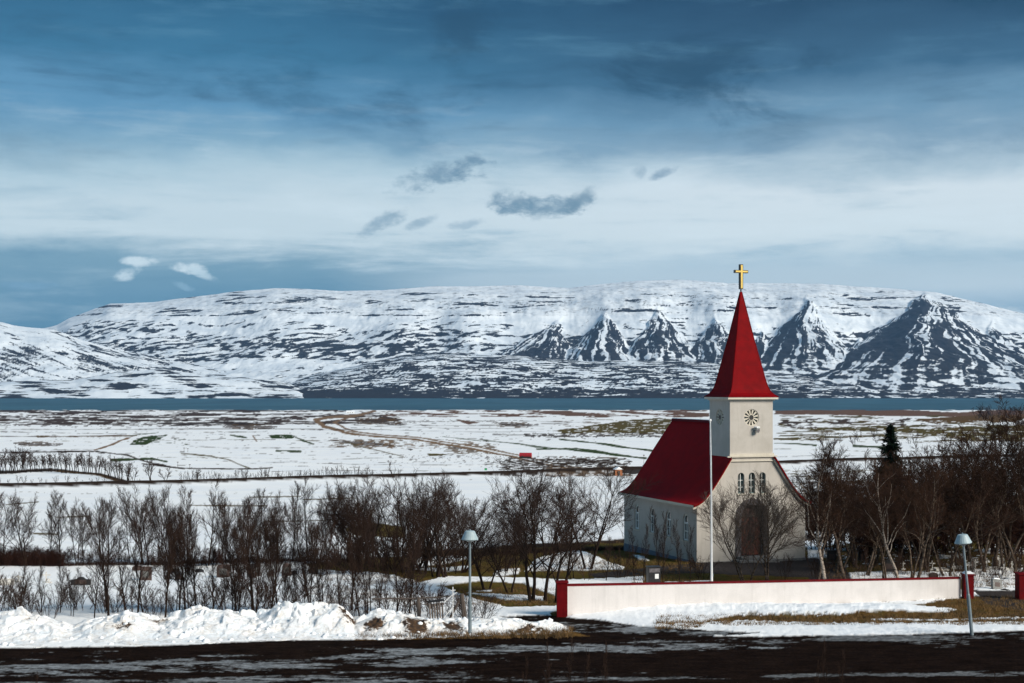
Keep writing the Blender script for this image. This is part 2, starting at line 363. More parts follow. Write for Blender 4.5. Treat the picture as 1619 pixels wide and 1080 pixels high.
# ------------------------------------------------------------------ ground sheet
def build_ground():
    rows_y = np.linspace(1092, 648.0, 425)
    dr = np.array([depth_of(y) for y in rows_y])
    # finer rows where the depth table is steep in screen terms is not needed; add the slope up to the viewpoint and the sea bed
    near = np.array([1.5, 3, 5, 8, 11, 14, 17, 20, 23, 26, 29, 32, 35, 38, 41, 43.5, 45.5])
    near = near[near < dr[0] - .5]
    d = np.concatenate([near, dr, [3800, 3900]])
    uc = np.linspace(-.372, .372, 1240)
    uo = .372 + np.cumsum(np.linspace(.004, .04, 22))
    u = np.concatenate([-uo[::-1], uc, uo])
    U, D = np.meshgrid(u, d)
    # near the viewpoint the fan is widened so that the hill under the camera is a real hill
    Wd = np.maximum(D, 45.0)
    X = U * Wd
    Z = base_z(D) + undul(X, D)
    PX = CX + FPX * X / D; PY = HY - FPX * base_z(D) / D
    PX = np.clip(PX, -3000, 5000)
    px = PX.ravel(); py = PY.ravel(); xx = X.ravel(); dd = D.ravel()
    n = px.size
    N1 = fbm(px / 30, py / 7, 4, 1, .6); N2 = fbm(px / 9, py / 2.2, 3, 2, .6); N3 = fbm(px / 70, py / 3, 5, 3, .62); N4 = fbm(px / 16, py / 1.6, 3, 4, .6)
    snow = np.array([.93, .925, .915]); C = np.tile(snow, (n, 1)); rough = np.full(n, .75); hgt = np.full(n, 1.0); kind = np.zeros(n)
    COLS = {'dry': (.105, .058, .018), 'olive': (.088, .066, .017), 'green': (.034, .055, .016), 'dark': (.032, .020, .013), 'heath': (.060, .040, .030), 'red': (.135, .075, .048),
            'asphalt': (.0105, .0062, .0045), 'path': (.045, .038, .036), 'ice': (.34, .36, .37), 'snow': (.93, .925, .915), 'tan': (.20, .125, .07)}
    def seg_dist(pts, closed, sel, ay):
        x = px[sel]; y = py[sel] * ay; best = np.full(x.size, 1e9); tt = np.zeros(x.size)
        P = [(a, b * ay) for a, b in pts]; m = len(P); k = m if closed else m - 1
        for i in range(k):
            ax, ay_ = P[i]; bx, by = P[(i + 1) % m]; vx, vy = bx - ax, by - ay_; L = vx * vx + vy * vy + 1e-9
            t = np.clip(((x - ax) * vx + (y - ay_) * vy) / L, 0, 1)
            q = (x - ax - t * vx) ** 2 + (y - ay_ - t * vy) ** 2
            tt = np.where(q < best, (i + t) / max(k, 1), tt); best = np.minimum(best, q)
        return np.sqrt(best), tt
    def paint(sel, cov, cls, al=1.0, k=None):
        c = np.array(COLS[cls]); a = (cov * al)[:, None]
        idx = np.nonzero(sel)[0]
        C[idx] = C[idx] * (1 - a) + c * a
        hgt[idx] = hgt[idx] * (1 - a[:, 0]) + (1.0 if cls == 'snow' else 0.0) * a[:, 0]
        rough[idx] = rough[idx] * (1 - a[:, 0]) + ({'ice': .35, 'asphalt': .95, 'path': .9}.get(cls, .9)) * a[:, 0]
        kind[idx] = kind[idx] * (1 - a[:, 0]) + ({'snow': 0.0, 'ice': 0.1}.get(cls, 1.0)) * a[:, 0]
    def poly(pts, cls, amp=3.0, soft=.5, al=1.0, n=None, ay=3.0, thr=None):
        xs = [p[0] for p in pts]; ys = [p[1] for p in pts]; g = amp + 4
        sel = (px > min(xs) - g) & (px < max(xs) + g) & (py > min(ys) - g) & (py < max(ys) + g)
        if not sel.any(): return
        x = px[sel]; y = py[sel]; ins = np.zeros(x.size, bool); m = len(pts)
        for i in range(m):
            x0, y0 = pts[i]; x1, y1 = pts[(i + 1) % m]
            c = ((y0 > y) != (y1 > y)) & (x < (x1 - x0) * (y - y0) / ((y1 - y0) or 1e-9) + x0)
            ins ^= c
        d_, _ = seg_dist(pts, True, sel, ay)
        s = np.where(ins, d_, -d_) / ay ** .5
        nn = (N1 if n is None else n)[sel] + .5 * N2[sel]
        paint(sel, sstep(-soft, soft, s + amp * nn * 1.6), cls, al)
    def line(pts, wd, cls, amp=1.0, soft=.6, al=1.0, ay=1.6, w2=None, n=None):
        xs = [p[0] for p in pts]; ys = [p[1] for p in pts]; g = wd * 2 + amp + 6
        sel = (px > min(xs) - g) & (px < max(xs) + g) & (py > min(ys) - g) & (py < max(ys) + g)
        if not sel.any(): return
        d_, t = seg_dist(pts, False, sel, ay)
        ww = wd if w2 is None else wd + (w2 - wd) * t
        nn = (N1 if n is None else n)[sel] + .6 * N2[sel]
        paint(sel, sstep(-soft, soft, ww - d_ / ay ** .5 + amp * nn), cls, al)
    def streak(x0, x1, y0, y1, thr, cls, n=None, al=1.0, fade=12, fy=3, soft=.06):
        sel = (px > x0 - fade) & (px < x1 + fade) & (py > y0 - fy) & (py < y1 + fy)
        if not sel.any(): return
        x = px[sel]; y = py[sel]; nn = (N3 if n is None else n)[sel]
        w_ = sstep(x0 - fade, x0 + fade, x) * (1 - sstep(x1 - fade, x1 + fade, x)) * sstep(y0 - fy, y0 + fy, y) * (1 - sstep(y1 - fy, y1 + fy, y))
        paint(sel, sstep(-soft, soft, nn - thr - (1 - w_) * .8), cls, al)
    # ---- far plain
    for yy, x0_, x1_, kk in ((667, -200, 1122, 'heath'), (671, 300, 900, 'heath'), (684, -200, 420, 'heath'), (697, 40, 640, 'olive'), (706, 300, 700, 'heath'), (712, -200, 150, 'dark'), (724, 250, 640, 'olive'), (734, 420, 800, 'dark'), (745, 430, 760, 'heath'), (674, 1225, 1900, 'heath'), (712, 1225, 1500, 'olive'), (722, 1225, 1400, 'dark')):
        xs_ = np.linspace(x0_, x1_, 9); line([(a, yy + 2.0 * math.sin(a * .013 + yy)) for a in xs_], .25, kk, 1.5, al=.85)
    streak(-400, 1122, 650, 700, .34, 'dark', fbm(px / 26, py / 1.8, 4, 19, .65), .75); streak(150, 800, 690, 742, .34, 'heath', fbm(px / 34, py / 2.0, 4, 20, .65), .7)
    streak(-400, 640, 649, 673, -.02, 'heath'); streak(-400, 300, 655, 676, .05, 'heath', N4, .8)
    streak(240, 420, 665, 674, -.15, 'dark', N3, .9); streak(-400, 560, 647, 652, -.15, 'heath')
    streak(600, 1125, 646, 661, .04, 'red'); streak(0, 1125, 662, 700, .40, 'heath', N4, .6); streak(0, 800, 700, 760, .46, 'olive', N4, .6)
    for p in ([(640, 651), (700, 654), (720, 657), (660, 655)], [(830, 651), (900, 650), (940, 656), (900, 658)], [(950, 648), (1010, 651), (1050, 657), (1000, 655)],
              [(1040, 650), (1122, 653), (1122, 658), (1080, 656)], [(715, 662), (760, 668), (740, 671)]): poly(p, 'red', 1)
    poly([(1225, 648), (1400, 647), (1520, 652), (1619, 644), (1900, 644), (1900, 658), (1500, 659), (1225, 655)], 'red', 1.4)
    streak(1225, 1900, 655, 700, .10, 'olive', N3); streak(1225, 1900, 660, 680, .12, 'heath', N1)
    poly([(1262, 678), (1390, 673), (1470, 678), (1560, 672), (1900, 668), (1900, 686), (1560, 690), (1480, 688), (1400, 682), (1300, 681)], 'olive', 2)
    poly([(1440, 664), (1560, 655), (1640, 658), (1600, 668), (1480, 669)], 'dry', 1.5); poly([(1560, 676), (1620, 682), (1900, 690), (1900, 700), (1540, 698), (1490, 692)], 'olive', 2)
    line([(1225, 694), (1300, 691), (1390, 689), (1440, 692)], 1.6, 'olive'); line([(1225, 701), (1260, 702), (1290, 704)], 1.2, 'green'); line([(1350, 705), (1400, 707)], 1.6, 'green')
    poly([(878, 681), (930, 673), (1000, 664), (1040, 661), (1090, 664), (1122, 668), (1122, 690), (1055, 688), (960, 684), (890, 686)], 'olive', 1.6)
    streak(825, 1122, 684, 692, -.10, 'dark', N2, .9, 8, 2); line([(780, 687), (830, 688), (900, 690)], .8, 'dark')
    line([(760, 695), (850, 706), (900, 711), (960, 717), (1020, 724)], 1.0, 'green', 1.2, w2=2.2); line([(885, 694), (960, 703), (1032, 713), (1122, 720)], 1.4, 'green', 1.2, w2=2.6)
    line([(850, 710), (910, 709), (960, 716)], 2.0, 'green', 1.6); line([(700, 690), (760, 697)], .8, 'green')
    streak(640, 800, 664, 668, .0, 'heath', N4, .6, 20, 2)
    for yy in (673, 677, 682): line([(560, yy - 4), (700, yy), (860, yy + 1)], .35, 'dark', .5, al=.7)
    for p in ([(520, 696), (600, 700), (640, 706), (560, 704)], [(700, 703), (780, 710), (790, 716), (720, 710)], [(560, 662), (600, 664), (640, 670), (580, 669)], [(780, 668), (850, 671), (840, 675), (790, 673)], [(860, 724), (960, 728), (985, 734), (900, 732)], [(360, 672), (440, 674), (430, 678), (350, 676)], [(20, 700), (100, 702), (90, 705), (30, 704)]):
        streak(p[0][0], p[2][0], min(q[1] for q in p) - 2, max(q[1] for q in p) + 2, -.05, 'dry', N4, .85, 14, 2); poly(p, 'heath', 2.4, n=N2, al=.8)
    # tracks
    trk = [(592, 650), (565, 657), (520, 660), (499, 664), (512, 674), (545, 683), (600, 689), (660, 694), (740, 707), (800, 718), (850, 729), (912, 742)]
    line(trk, 2.2, 'tan', 1.4, w2=4.6); line([(575, 655), (545, 662), (528, 668), (548, 678), (575, 687)], 1.5, 'tan', 1)
    line([(a, b - .5) for a, b in trk[5:]], .5, 'snow', .7, w2=1.6, al=.9)
    poly([(795, 718), (850, 722), (905, 736), (960, 744), (1000, 748), (1000, 756), (930, 754), (860, 744), (800, 728)], 'dark', 2.5, al=.0); streak(790, 1000, 724, 754, -.10, 'dark', N4, .95, 14, 3); streak(860, 1005, 738, 754, -.25, 'tan', N2, .5, 12, 3); poly([(940, 745), (1020, 740), (1110, 738), (1110, 744), (1000, 750)], 'path', 1)
    streak(560, 760, 694, 712, .12, 'tan', N4, .8); streak(760, 960, 720, 740, .10, 'dark', N2, .6); streak(600, 820, 716, 735, .2, 'dark', N2, .7)
    poly([(675, 717), (700, 717), (710, 721), (680, 722)], 'olive', 1); poly([(640, 709), (655, 710), (650, 713)], 'dark', 1)
    line([(545, 699), (590, 710), (637, 722)], .8, 'olive', .6); line([(0, 679), (200, 679), (420, 678), (620, 680)], .6, 'dark', .8, al=.8); line([(0, 690), (130, 689), (215, 689)], .5, 'heath', .8)
    line([(150, 712), (178, 702), (208, 690)], 1.6, 'tan', .8); line([(60, 690), (130, 690), (215, 689)], 1.4, 'dry', 1.8); line([(205, 689), (250, 684)], .8, 'green')
    poly([(203, 703), (222, 691), (266, 687), (246, 697), (230, 704)], 'green', 1.6); streak(230, 300, 692, 706, .22, 'green', N4, .9); line([(177, 727), (240, 725), (262, 730)], 2.2, 'green', 2)
    poly([(422, 688), (456, 687), (470, 690), (460, 694), (430, 694)], 'green', 1.6); line([(438, 713), (475, 714)], 1.6, 'green', 1.4); line([(365, 688), (390, 692)], 1.2, 'green', 2); line([(468, 692), (495, 702)], 1.3, 'green', 2)
    line([(400, 689), (406, 698)], .9, 'tan', .4); line([(287, 717), (335, 721), (360, 727), (398, 742)], 1.0, 'olive', .8); line([(225, 733), (300, 740), (400, 742), (430, 740)], 1.2, 'dark', 1.2); line([(-300, 716), (0, 716), (150, 714), (200, 720), (240, 732), (292, 741)], 1.3, 'dark', 1.6)
    line([(-300, 747), (20, 746), (80, 742), (150, 749), (180, 757), (218, 766)], 3.2, 'dark', 1.6); line([(90, 744), (150, 751), (200, 764)], 1.6, 'dry', 1.4, al=.7)
    for g0, g1, g2, g3 in ((200, 270, 686, 704), (420, 472, 687, 716), (870, 1122, 662, 690), (1260, 1900, 664, 700)): streak(g0, g1, g2, g3, .20, 'snow', fbm(px / 22, py / 1.4, 4, 23, .65), .8, 4, 1); streak(g0, g1, g2, g3, .22, 'dry', fbm(px / 34, py / 2.5, 4, 24, .6) , .7, 4, 1) if g0 > 800 else None
    # causeway road
    rd = [(-900, 780), (-50, 773), (0, 772), (300, 765), (540, 757), (830, 749), (975, 744), (1100, 740), (1225, 733), (1300, 730), (1619, 722), (2500, 705)]
    line(rd, 3.0, 'dark', .9); line([(a, b - 2.4) for a, b in rd], .9, 'dry', .6, al=.55)
    sel_rd = (px > -900) & (px < 2500) & (py > 700) & (py < 785)
    dr_, _ = seg_dist(rd, False, sel_rd, 1.6); lift = np.zeros(n); lift[sel_rd] = 1.1 * np.exp(-(dr_ / 4.5) ** 2)
    # ---- fields between the road and the hedge line
    for a in ([(48, 844), (92, 845)], [(10, 800), (60, 795)], [(395, 786), (475, 785)], [(300, 800), (420, 800)], [(420, 823), (520, 821)], [(90, 818), (140, 816)], [(480, 790), (560, 788)]): line(a, 1.2, 'olive', 1.4)
    poly([(545, 836), (590, 826), (640, 832), (640, 850), (560, 848)], 'olive', 3); streak(-300, 600, 776, 782, .25, 'olive', N2, .5); streak(1225, 1900, 740, 850, .10, 'olive', N3, .9)
    line([(1225, 755), (1300, 753)], .5, 'dark', .6); streak(1260, 1900, 760, 860, .0, 'dark', N1, .9)
    # ---- church yard
    yard = [(480, 893), (560, 886), (700, 872), (800, 863), (880, 860), (990, 854), (1110, 868), (1290, 868), (1400, 850), (1900, 845), (2200, 980), (1619, 944), (1540, 932), (1300, 928), (900, 930), (884, 962), (800, 960), (740, 944), (690, 926), (600, 906), (500, 902)]
    poly(yard, 'olive', 2.5); streak(480, 1900, 860, 960, .08, 'dry', N1, .6, 20, 6)
    line([(640, 871), (700, 869), (800, 866), (880, 862), (995, 855)], 3.2, 'dark', 1.2)
    for p in ([(828, 903), (850, 884), (905, 868), (930, 876), (988, 897), (985, 901), (880, 902)], [(812, 914), (900, 917), (1018, 911), (1018, 922), (900, 924), (880, 944), (836, 926)],
              [(655, 925), (700, 912), (840, 914), (838, 922), (760, 920), (700, 926)], [(660, 882), (735, 875), (740, 884), (700, 893), (655, 896)], [(655, 899), (740, 896), (742, 900), (700, 905)],
              [(740, 938), (860, 944), (862, 950), (800, 949)], [(785, 900), (822, 899), (820, 908), (780, 912)], [(754, 935), (778, 933), (776, 936)],
              [(1000, 878), (1016, 880), (1030, 887), (1010, 885)], [(1278, 864), (1296, 864), (1306, 876), (1298, 885), (1278, 883)], [(1300, 868), (1340, 868), (1338, 872), (1300, 873)], [(1300, 877), (1324, 877), (1322, 883), (1300, 882)],
              [(1050, 921), (1120, 919), (1120, 925), (1050, 925)], [(1210, 921), (1290, 919), (1290, 925)], [(1320, 908), (1400, 904), (1430, 905), (1430, 918), (1350, 918)],
              [(1425, 905), (1530, 906), (1530, 916), (1425, 916)], [(1536, 900), (1640, 899), (1900, 905), (1900, 936), (1606, 938), (1540, 936)],
              [(1540, 868), (1900, 862), (1900, 878), (1560, 876)], [(1400, 862), (1450, 860), (1440, 868)]): poly(p, 'snow', 1.5)
    streak(1320, 1900, 856, 900, .24, 'snow', N4, .9, 14, 4); streak(1540, 1900, 902, 930, .20, 'dark', N4, .9)
    poly([(930, 907), (1000, 900), (1060, 893), (1105, 889), (1290, 882), (1336, 893), (1345, 916), (1100, 908), (1020, 910), (940, 913)], 'path', 1.0)
    poly([(1262, 886), (1330, 890), (1332, 918), (1280, 918)], 'path', 1)
    # ---- snow slope between bank and yard
    poly([(660, 935), (700, 927), (740, 945), (800, 960), (884, 958), (884, 975), (800, 980), (660, 990)], 'snow', 1.2)
    # ---- verge right of the bank, driveway
    poly([(1478, 952), (1530, 945), (1619, 940), (2200, 975), (2200, 1000), (1619, 983), (1500, 988), (1330, 992), (1200, 986), (1095, 994), (1035, 992), (1040, 984), (1180, 975), (1330, 974), (1420, 966)], 'dry', 2.4, n=N2); streak(1100, 1900, 944, 992, .08, 'olive', N1, .7)
    poly([(870, 968), (900, 962), (905, 974), (872, 978)], 'dry', 1.2)
    poly([(1538, 934), (1608, 934), (1640, 945), (1700, 972), (1619, 966), (1560, 956)], 'path', 1.5)
    poly([(885, 978), (1000, 966), (1200, 955), (1420, 958), (1512, 964), (1500, 969), (1330, 972), (1180, 972), (1080, 988), (1000, 990), (930, 985)], 'snow', 1.8)
    poly([(1000, 984), (1180, 982), (1330, 985), (1500, 985), (1619, 984), (2200, 998), (2200, 1006), (1619, 994), (1500, 1000), (1400, 1006), (1260, 1010), (1100, 1004), (1000, 1000)], 'snow', 2.6, n=N2)
    line([(1380, 980), (1500, 981), (1619, 978)], 1.2, 'snow', 2.4, n=N2)
    poly([(1600, 981), (1700, 984), (1900, 990), (1700, 990)], 'dry', 1.2)
    poly([(790, 976), (860, 972), (940, 980), (1010, 990), (1110, 996), (1200, 1001), (1000, 1016), (850, 1000), (905, 992), (850, 985)], 'asphalt', 1.8)
    poly([(560, 997), (740, 992), (850, 990), (905, 998), (950, 1010), (560, 1016)], 'dry', 2.0, n=N2); streak(560, 900, 990, 1002, .12, 'snow', N2, .9, 10, 3)
    # ---- main road with refrozen ice
    edge = [(-900, 1040), (0, 1026), (260, 1021), (450, 1013), (620, 1012), (740, 1010), (900, 1006), (1000, 1004), (1180, 1007), (1400, 1005), (1619, 998), (2200, 990)]
    poly(edge + [(2400, 1400), (-1200, 1400)], 'asphalt', 1.4)
    I1 = fbm(px / 70, py / 5.0, 6, 31, .62); I2 = fbm(px / 170 + 4 + py / 40, py / 10, 5, 32, .62); I3 = fbm(px / 16, py / 1.5, 4, 37, .65)
    sel = (py > 975) & (px > 780) & (py < 1100)
    e_y = np.interp(px, [p[0] for p in edge], [p[1] for p in edge])
    def ice(x0, x1, c0, c1, th, ht, strength):
        """an icy wheel track running along the road: centre row c0..c1 between x0..x1"""
        cy = np.interp(px, [x0, x1], [c0, c1])
        w_ = np.exp(-((py - cy) / ht) ** 2) * sstep(x0 - 80, x0 + 60, px) * (1 - sstep(x1 - 60, x1 + 80, px))
        cov = sstep(-.05, .40, I1 * 1.1 + I2 * 1.6 + I3 * .5 + w_ * 1.0 - th) * (py > 962) * (w_ > .02)
        a = cov * strength * (.55 + .45 * sstep(-.2, .4, I3))
        paint(np.ones(n, bool), a, 'ice')
    ice(820, 1180, 990, 1000, .75, 9, .75); ice(560, 1180, 1035, 1018, .72, 9, .72); ice(-300, 700, 1062, 1045, .66, 14, .70)
    ice(300, 1000, 1072, 1066, .95, 9, .5); ice(560, 2000, 1078, 1060, .95, 6, .45); ice(1150, 2000, 1012, 1004, .68, 8, .5); ice(-300, 640, 1085, 1078, .7, 9, .5)
    grit = fbm(px / 5, py / 1.2, 3, 41) * (py > 1000)
    grit2 = fbm(px / 50, py / 3.0, 4, 43, .65) * (py > 1000)
    C = C * (1 + (.35 * np.clip(grit, -1, 1) + 1.3 * np.clip(grit2, -.5, 1)) * kind)[:, None]
    # relief: snow lies proud of the bare ground, drift against the yard wall
    Zf = Z.ravel() + lift
    Zf += np.where(dd < 140, .05 * hgt + .05 * hgt * fbm(xx * .8, dd * .8, 3, 51) + .03 * fbm(xx * 3, dd * 3, 3, 52) * (dd > 56.5), 0)
    drift = np.exp(-((py - 966) / 7.5) ** 2) * sstep(880, 1000, px) * (1 - sstep(1380, 1510, px))
    Zf += drift * (.22 + .16 * fbm(xx * 1.2, dd * 2.2, 4, 53)) + .05 * drift * hgt * (1 - worley(xx * 2.2, dd * 2.2, 54)[0])
    V = np.stack([xx, dd, Zf], 1)
    me = mesh_np('ground', V, grid_faces(*U.shape), smooth=True, attrs={'cover': C, 'props': np.stack([rough, kind, hgt], 1)})
    o = link('ground', me); tag(o, kind='structure')
    m = bpy.data.materials.new('ground_cover'); m.use_nodes = True; t = NT(m.node_tree); b = m.node_tree.nodes['Principled BSDF']
    a1 = t.node('ShaderNodeAttribute', attribute_name='cover').outputs['Color']; a2 = t.node('ShaderNodeAttribute', attribute_name='props').outputs['Color']
    sp = t.node('ShaderNodeSeparateColor'); t.l.new(a2, sp.inputs[0])
    pos = t.node('ShaderNodeNewGeometry').outputs['Position']
    n1 = t.noise(pos, 1.3, 7, .65); n2 = t.noise(pos, 9.0, 6, .7); n3 = t.noise(pos, .05, 7, .6)
    dark = t.mix(1.0, a1, t.mix(t.smooth(n2, .3, .7), (1.5, 1.45, 1.4), (.45, .46, .5)), 'MULTIPLY')
    c = t.mix(sp.outputs[1], t.mix(1.0, a1, t.mix(t.smooth(n3, .4, .65), (1, 1, 1), (.93, .95, .98)), 'MULTIPLY'), dark)
    t.l.new(c, b.inputs['Base Color']); t.l.new(sp.outputs[0], b.inputs['Roughness'])
    t.l.new(t.math('MULTIPLY_ADD', sp.outputs[1], -.29, .30), b.inputs['Specular IOR Level'])
    bp = t.node('ShaderNodeBump'); bp.inputs['Strength'].default_value = .45; bp.inputs['Distance'].default_value = .06
    t.l.new(t.math('ADD', t.math('MULTIPLY', n1, 1.2), t.math('MULTIPLY', n2, .6)), bp.inputs['Height']); t.l.new(bp.outputs[0], b.inputs['Normal'])
    me.materials.append(m)
build_ground()

# sea
def build_sea():
    me = mesh_np('sea', [(-9000, 3000, -60), (9000, 3000, -60), (9000, 10500, -60), (-9000, 10500, -60)], [(0, 1, 2, 3)])
    m = bpy.data.materials.new('sea_water'); m.use_nodes = True; t = NT(m.node_tree); b = m.node_tree.nodes['Principled BSDF']
    pos = t.node('ShaderNodeNewGeometry').outputs['Position']
    n = t.noise(t.map(pos, (.004, .0011, 1)), 1.0, 8, .62); n2 = t.noise(t.map(pos, (.05, .02, 1)), 1.0, 6, .6)
    t.l.new(t.mix(t.smooth(n, .35, .65), (.020, .072, .105), (.034, .105, .145)), b.inputs['Base Color'])
    b.inputs['Roughness'].default_value = .55; b.inputs['Specular IOR Level'].default_value = .12
    bp = t.node('ShaderNodeBump'); bp.inputs['Strength'].default_value = .7; bp.inputs['Distance'].default_value = 1.5
    t.l.new(n2, bp.inputs['Height']); t.l.new(bp.outputs[0], b.inputs['Normal'])
    me.materials.append(m); tag(link('sea', me), kind='structure')
build_sea()

# ------------------------------------------------------------------ mountains across the fjord
def mountain_material():
    m = bpy.data.materials.new('snow_and_basalt'); m.use_nodes = True; t = NT(m.node_tree); b = m.node_tree.nodes['Principled BSDF']
    a = t.node('ShaderNodeAttribute', attribute_name='rock').outputs['Color']
    sp = t.node('ShaderNodeSeparateColor'); t.l.new(a, sp.inputs[0])
    pos = t.node('ShaderNodeNewGeometry').outputs['Position']
    n = t.noise(t.map(pos, (.020, .006, .045)), 1.0, 7, .7)
    f = t.smooth(t.math('ADD', sp.outputs[0], t.math('MULTIPLY', t.math('SUBTRACT', n, .5), .5)), .37, .60)
    rock = t.mix(t.smooth(n, .3, .7), (.006, .009, .015), (.024, .024, .028))
    rock = t.mix(sp.outputs[1], rock, (.014, .012, .014))
    snow = t.mix(t.smooth(t.noise(t.map(pos, (.004, .004, .012)), 1.0, 6, .6), .35, .7), (.78, .83, .87), (.58, .65, .72))
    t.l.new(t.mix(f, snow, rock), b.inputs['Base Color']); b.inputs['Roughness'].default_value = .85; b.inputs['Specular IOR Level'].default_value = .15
    return m
M['mount'] = mountain_material()
def px_of(X, D): return CX + FPX * X / D
def build_range():
    px = np.linspace(-330, 1950, 1500); tt = np.concatenate([np.linspace(0, 1, 270), [1.03, 1.08, 1.2]])
    sk = np.interp(px, [-330, 0, 70, 90, 110, 150, 175, 240, 300, 380, 430, 490, 540, 600, 680, 760, 820, 900, 960, 1010, 1075, 1110, 1150, 1200, 1300, 1400, 1440, 1480, 1520, 1560, 1619, 1700, 1950],
                       [530, 525, 519, 514, 503, 488, 480, 478, 470, 460, 456, 457, 460, 459, 453, 452, 451, 455, 448, 444, 442, 444, 448, 447, 449, 455, 459, 462, 472, 481, 496, 505, 520])
    sk = sk + 1.0 * fbm(px / 60, px * 0, 4, 61) + .6 * fbm(px / 14, px * 0, 3, 62)
    PXg, Tg = np.meshgrid(px, tt)
    df = 7560.0; dc = 12500.0
    D = df + (dc - df) * Tg
    X = (PXg - CX) / FPX * D
    zc = (HY - sk) / FPX * dc                                    # crest height
    zc = zc[None, :] * np.ones_like(Tg)
    # concave apron, steep wall, rounded plateau rim
    prof = np.interp(Tg, [0, .18, .40, .55, .70, .80, .88, 1.0, 1.2], [0, .055, .19, .36, .60, .78, .89, 1.0, .80])
    Z = -60 + (zc + 60) * prof
    # hanging corries: hollows between the shoulders
    for cx_, cw, cd in [(690, 34, 70), (800, 60, 110), (905, 45, 80), (1080, 42, 90), (1215, 46, 110), (1375, 50, 120), (560, 60, 40), (330, 60, 40)]:
        Z -= cd * np.exp(-((PXg - cx_ + 40 * (Tg - .7)) / cw) ** 2) * np.exp(-((Tg - .68) / .16) ** 2)
    # broad rounded western shoulders
    for cx_, cw, ch in [(430, 70, 40), (620, 50, 50), (750, 60, 60), (250, 60, 25)]:
        Z += ch * np.exp(-((PXg - cx_ + 70 * (Tg - .6)) / cw) ** 2) * np.exp(-((Tg - .60) / .17) ** 2)
    # triangular faces between the snow gullies: (apex px, apex row, foot centre px, half width px at the foot, foot row, relief m)
    spur_id = np.zeros_like(Z); radial = np.zeros_like(Z); inside = np.zeros_like(Z); low = np.zeros_like(Z); sidev = np.zeros_like(Z)
    Z0 = Z.copy(); row0 = HY - FPX * Z0 / D; wob = 5.0 * fbm(PXg / 26, row0 / 14, 4, 71)
    up = np.zeros_like(Z); best = np.zeros_like(Z); second = np.zeros_like(Z)
    for k, (ax, ay, fx, hl, hr, fy, relief) in enumerate([
            (888, 503, 850, 104, 66, 590, 120), (958, 490, 950, 84, 74, 594, 170), (1042, 484, 1040, 66, 84, 588, 190), (1130, 497, 1136, 78, 66, 592, 150), (1206, 520, 1204, 46, 40, 592, 110),
            (1277, 470, 1268, 92, 104, 598, 240), (1358, 530, 1366, 50, 40, 600, 110), (1462, 459, 1452, 178, 240, 616, 350), (1566, 505, 1590, 60, 80, 612, 120), (1690, 490, 1700, 110, 110, 600, 150)]):
        f = (row0 - ay) / (fy - ay); cxk = ax + (fx - ax) * np.clip(f, 0, 1.2)
        hw = hl; fc = np.clip(f, 0, 1.15)
        hwk = np.maximum(np.where(PXg < cxk, hl, hr) * (.50 * fc ** .8 + .95 * fc ** 2.0), .5)
        curl = (6 + .10 * hw) * fbm(row0 / 34 + k * 9, row0 * 0 + k, 3, 171)      # the ridge line wanders
        sdv = (PXg + curl + wob * np.clip(.3 + f, .3, 1.3) * 1.8 - cxk) / hwk
        h_ = np.clip(1 - np.abs(sdv), 0, 1) * sstep(-.02, .16, f) * sstep(1.25, .86, f)
        Z += .30 * relief * np.exp(-((PXg - ax + 3 * wob) / (16 + hw * .18)) ** 2) * sstep(.10, -.05, f) * sstep(-1.0, -.1, f) * sstep(.92, .70, Tg)
        bump = .50 * relief * sstep(0, .25, Tg) * h_ ** .85 * fc ** .6 * (f > 0) * sstep(1.6, .95, f)
        up = np.maximum(up, bump)
        score = h_ * hwk; take = score > best; second = np.where(take, best, np.maximum(second, score)); best = np.maximum(best, score)
        radial = np.where(take, sdv * (1.6 + hw / 24.0) + k * 37, radial); spur_id = np.where(take, k + 1, spur_id); low = np.where(take, f, low); sidev = np.where(take, sdv, sidev)
    Z += up
    inside = sstep(0, 7, best)
    couloir = sstep(7.5, 1.5, best - second + 3 * fbm(PXg / 9, row0 / 7, 3, 172)) * (second > 1.0)
    # erosion relief
    rel = np.interp(Tg, [0, .1, .5, .8, .93, 1.0], [4, 16, 44, 34, 8, 0])
    Z += rel * fbm(X / 420, D / 700, 5, 63) + rel * .45 * ridged(X / 150, D / 600, 4, 64) * np.where(inside > .5, 1.3, .55)
    Z = np.where(Tg < .004, -64, Z)
    # ---- rock exposure
    scr = HY - FPX * Z / D                                        # height above the viewer's level, in picture rows
    strata = np.sin(Z / 15.0 + 2.4 * fbm(X / 700, D / 900, 3, 65)) * .5 + np.sin(Z / 33.0 + 1.0) * .5
    gul = fbm(radial * 1.25, low * 1.2 + spur_id, 4, 66, .62); gul2 = fbm(radial * 3.4, low * 2.2 + spur_id, 3, 76, .6)
    fine = fbm(X / 90, Z / 26, 4, 67, .6); wx = 240 * fbm(X / 900, Z / 200, 3, 94); wz = 46 * fbm(X / 500 + 4, Z / 160, 3, 95); tl = np.where(PXg < 760, .24, .10); diag = fbm((X + wx + Z * 1.8) / 150, (Z + wz - X * tl) / 25, 6, 68, .66); patch = fbm(X / 900, Z / 90, 4, 69)
    gx = np.gradient(Z, axis=1) / np.maximum(np.gradient(X, axis=1), 1e-3)
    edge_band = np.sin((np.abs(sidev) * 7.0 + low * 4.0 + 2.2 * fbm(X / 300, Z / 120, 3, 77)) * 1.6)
    spur_rock = .13 + 1.45 * gul + 1.15 * gul2 + .26 * strata * sstep(.9, .2, low) + .50 * fine + .16 * edge_band + .20 * sstep(1.0, .4, np.abs(sidev)) - .30 * sstep(.20, .0, low) - .22 * np.exp(-((sidev + .04 * gul) / .05) ** 2) * sstep(.6, .2, low) - .75 * couloir - .40 * sstep(.42, .05, low)
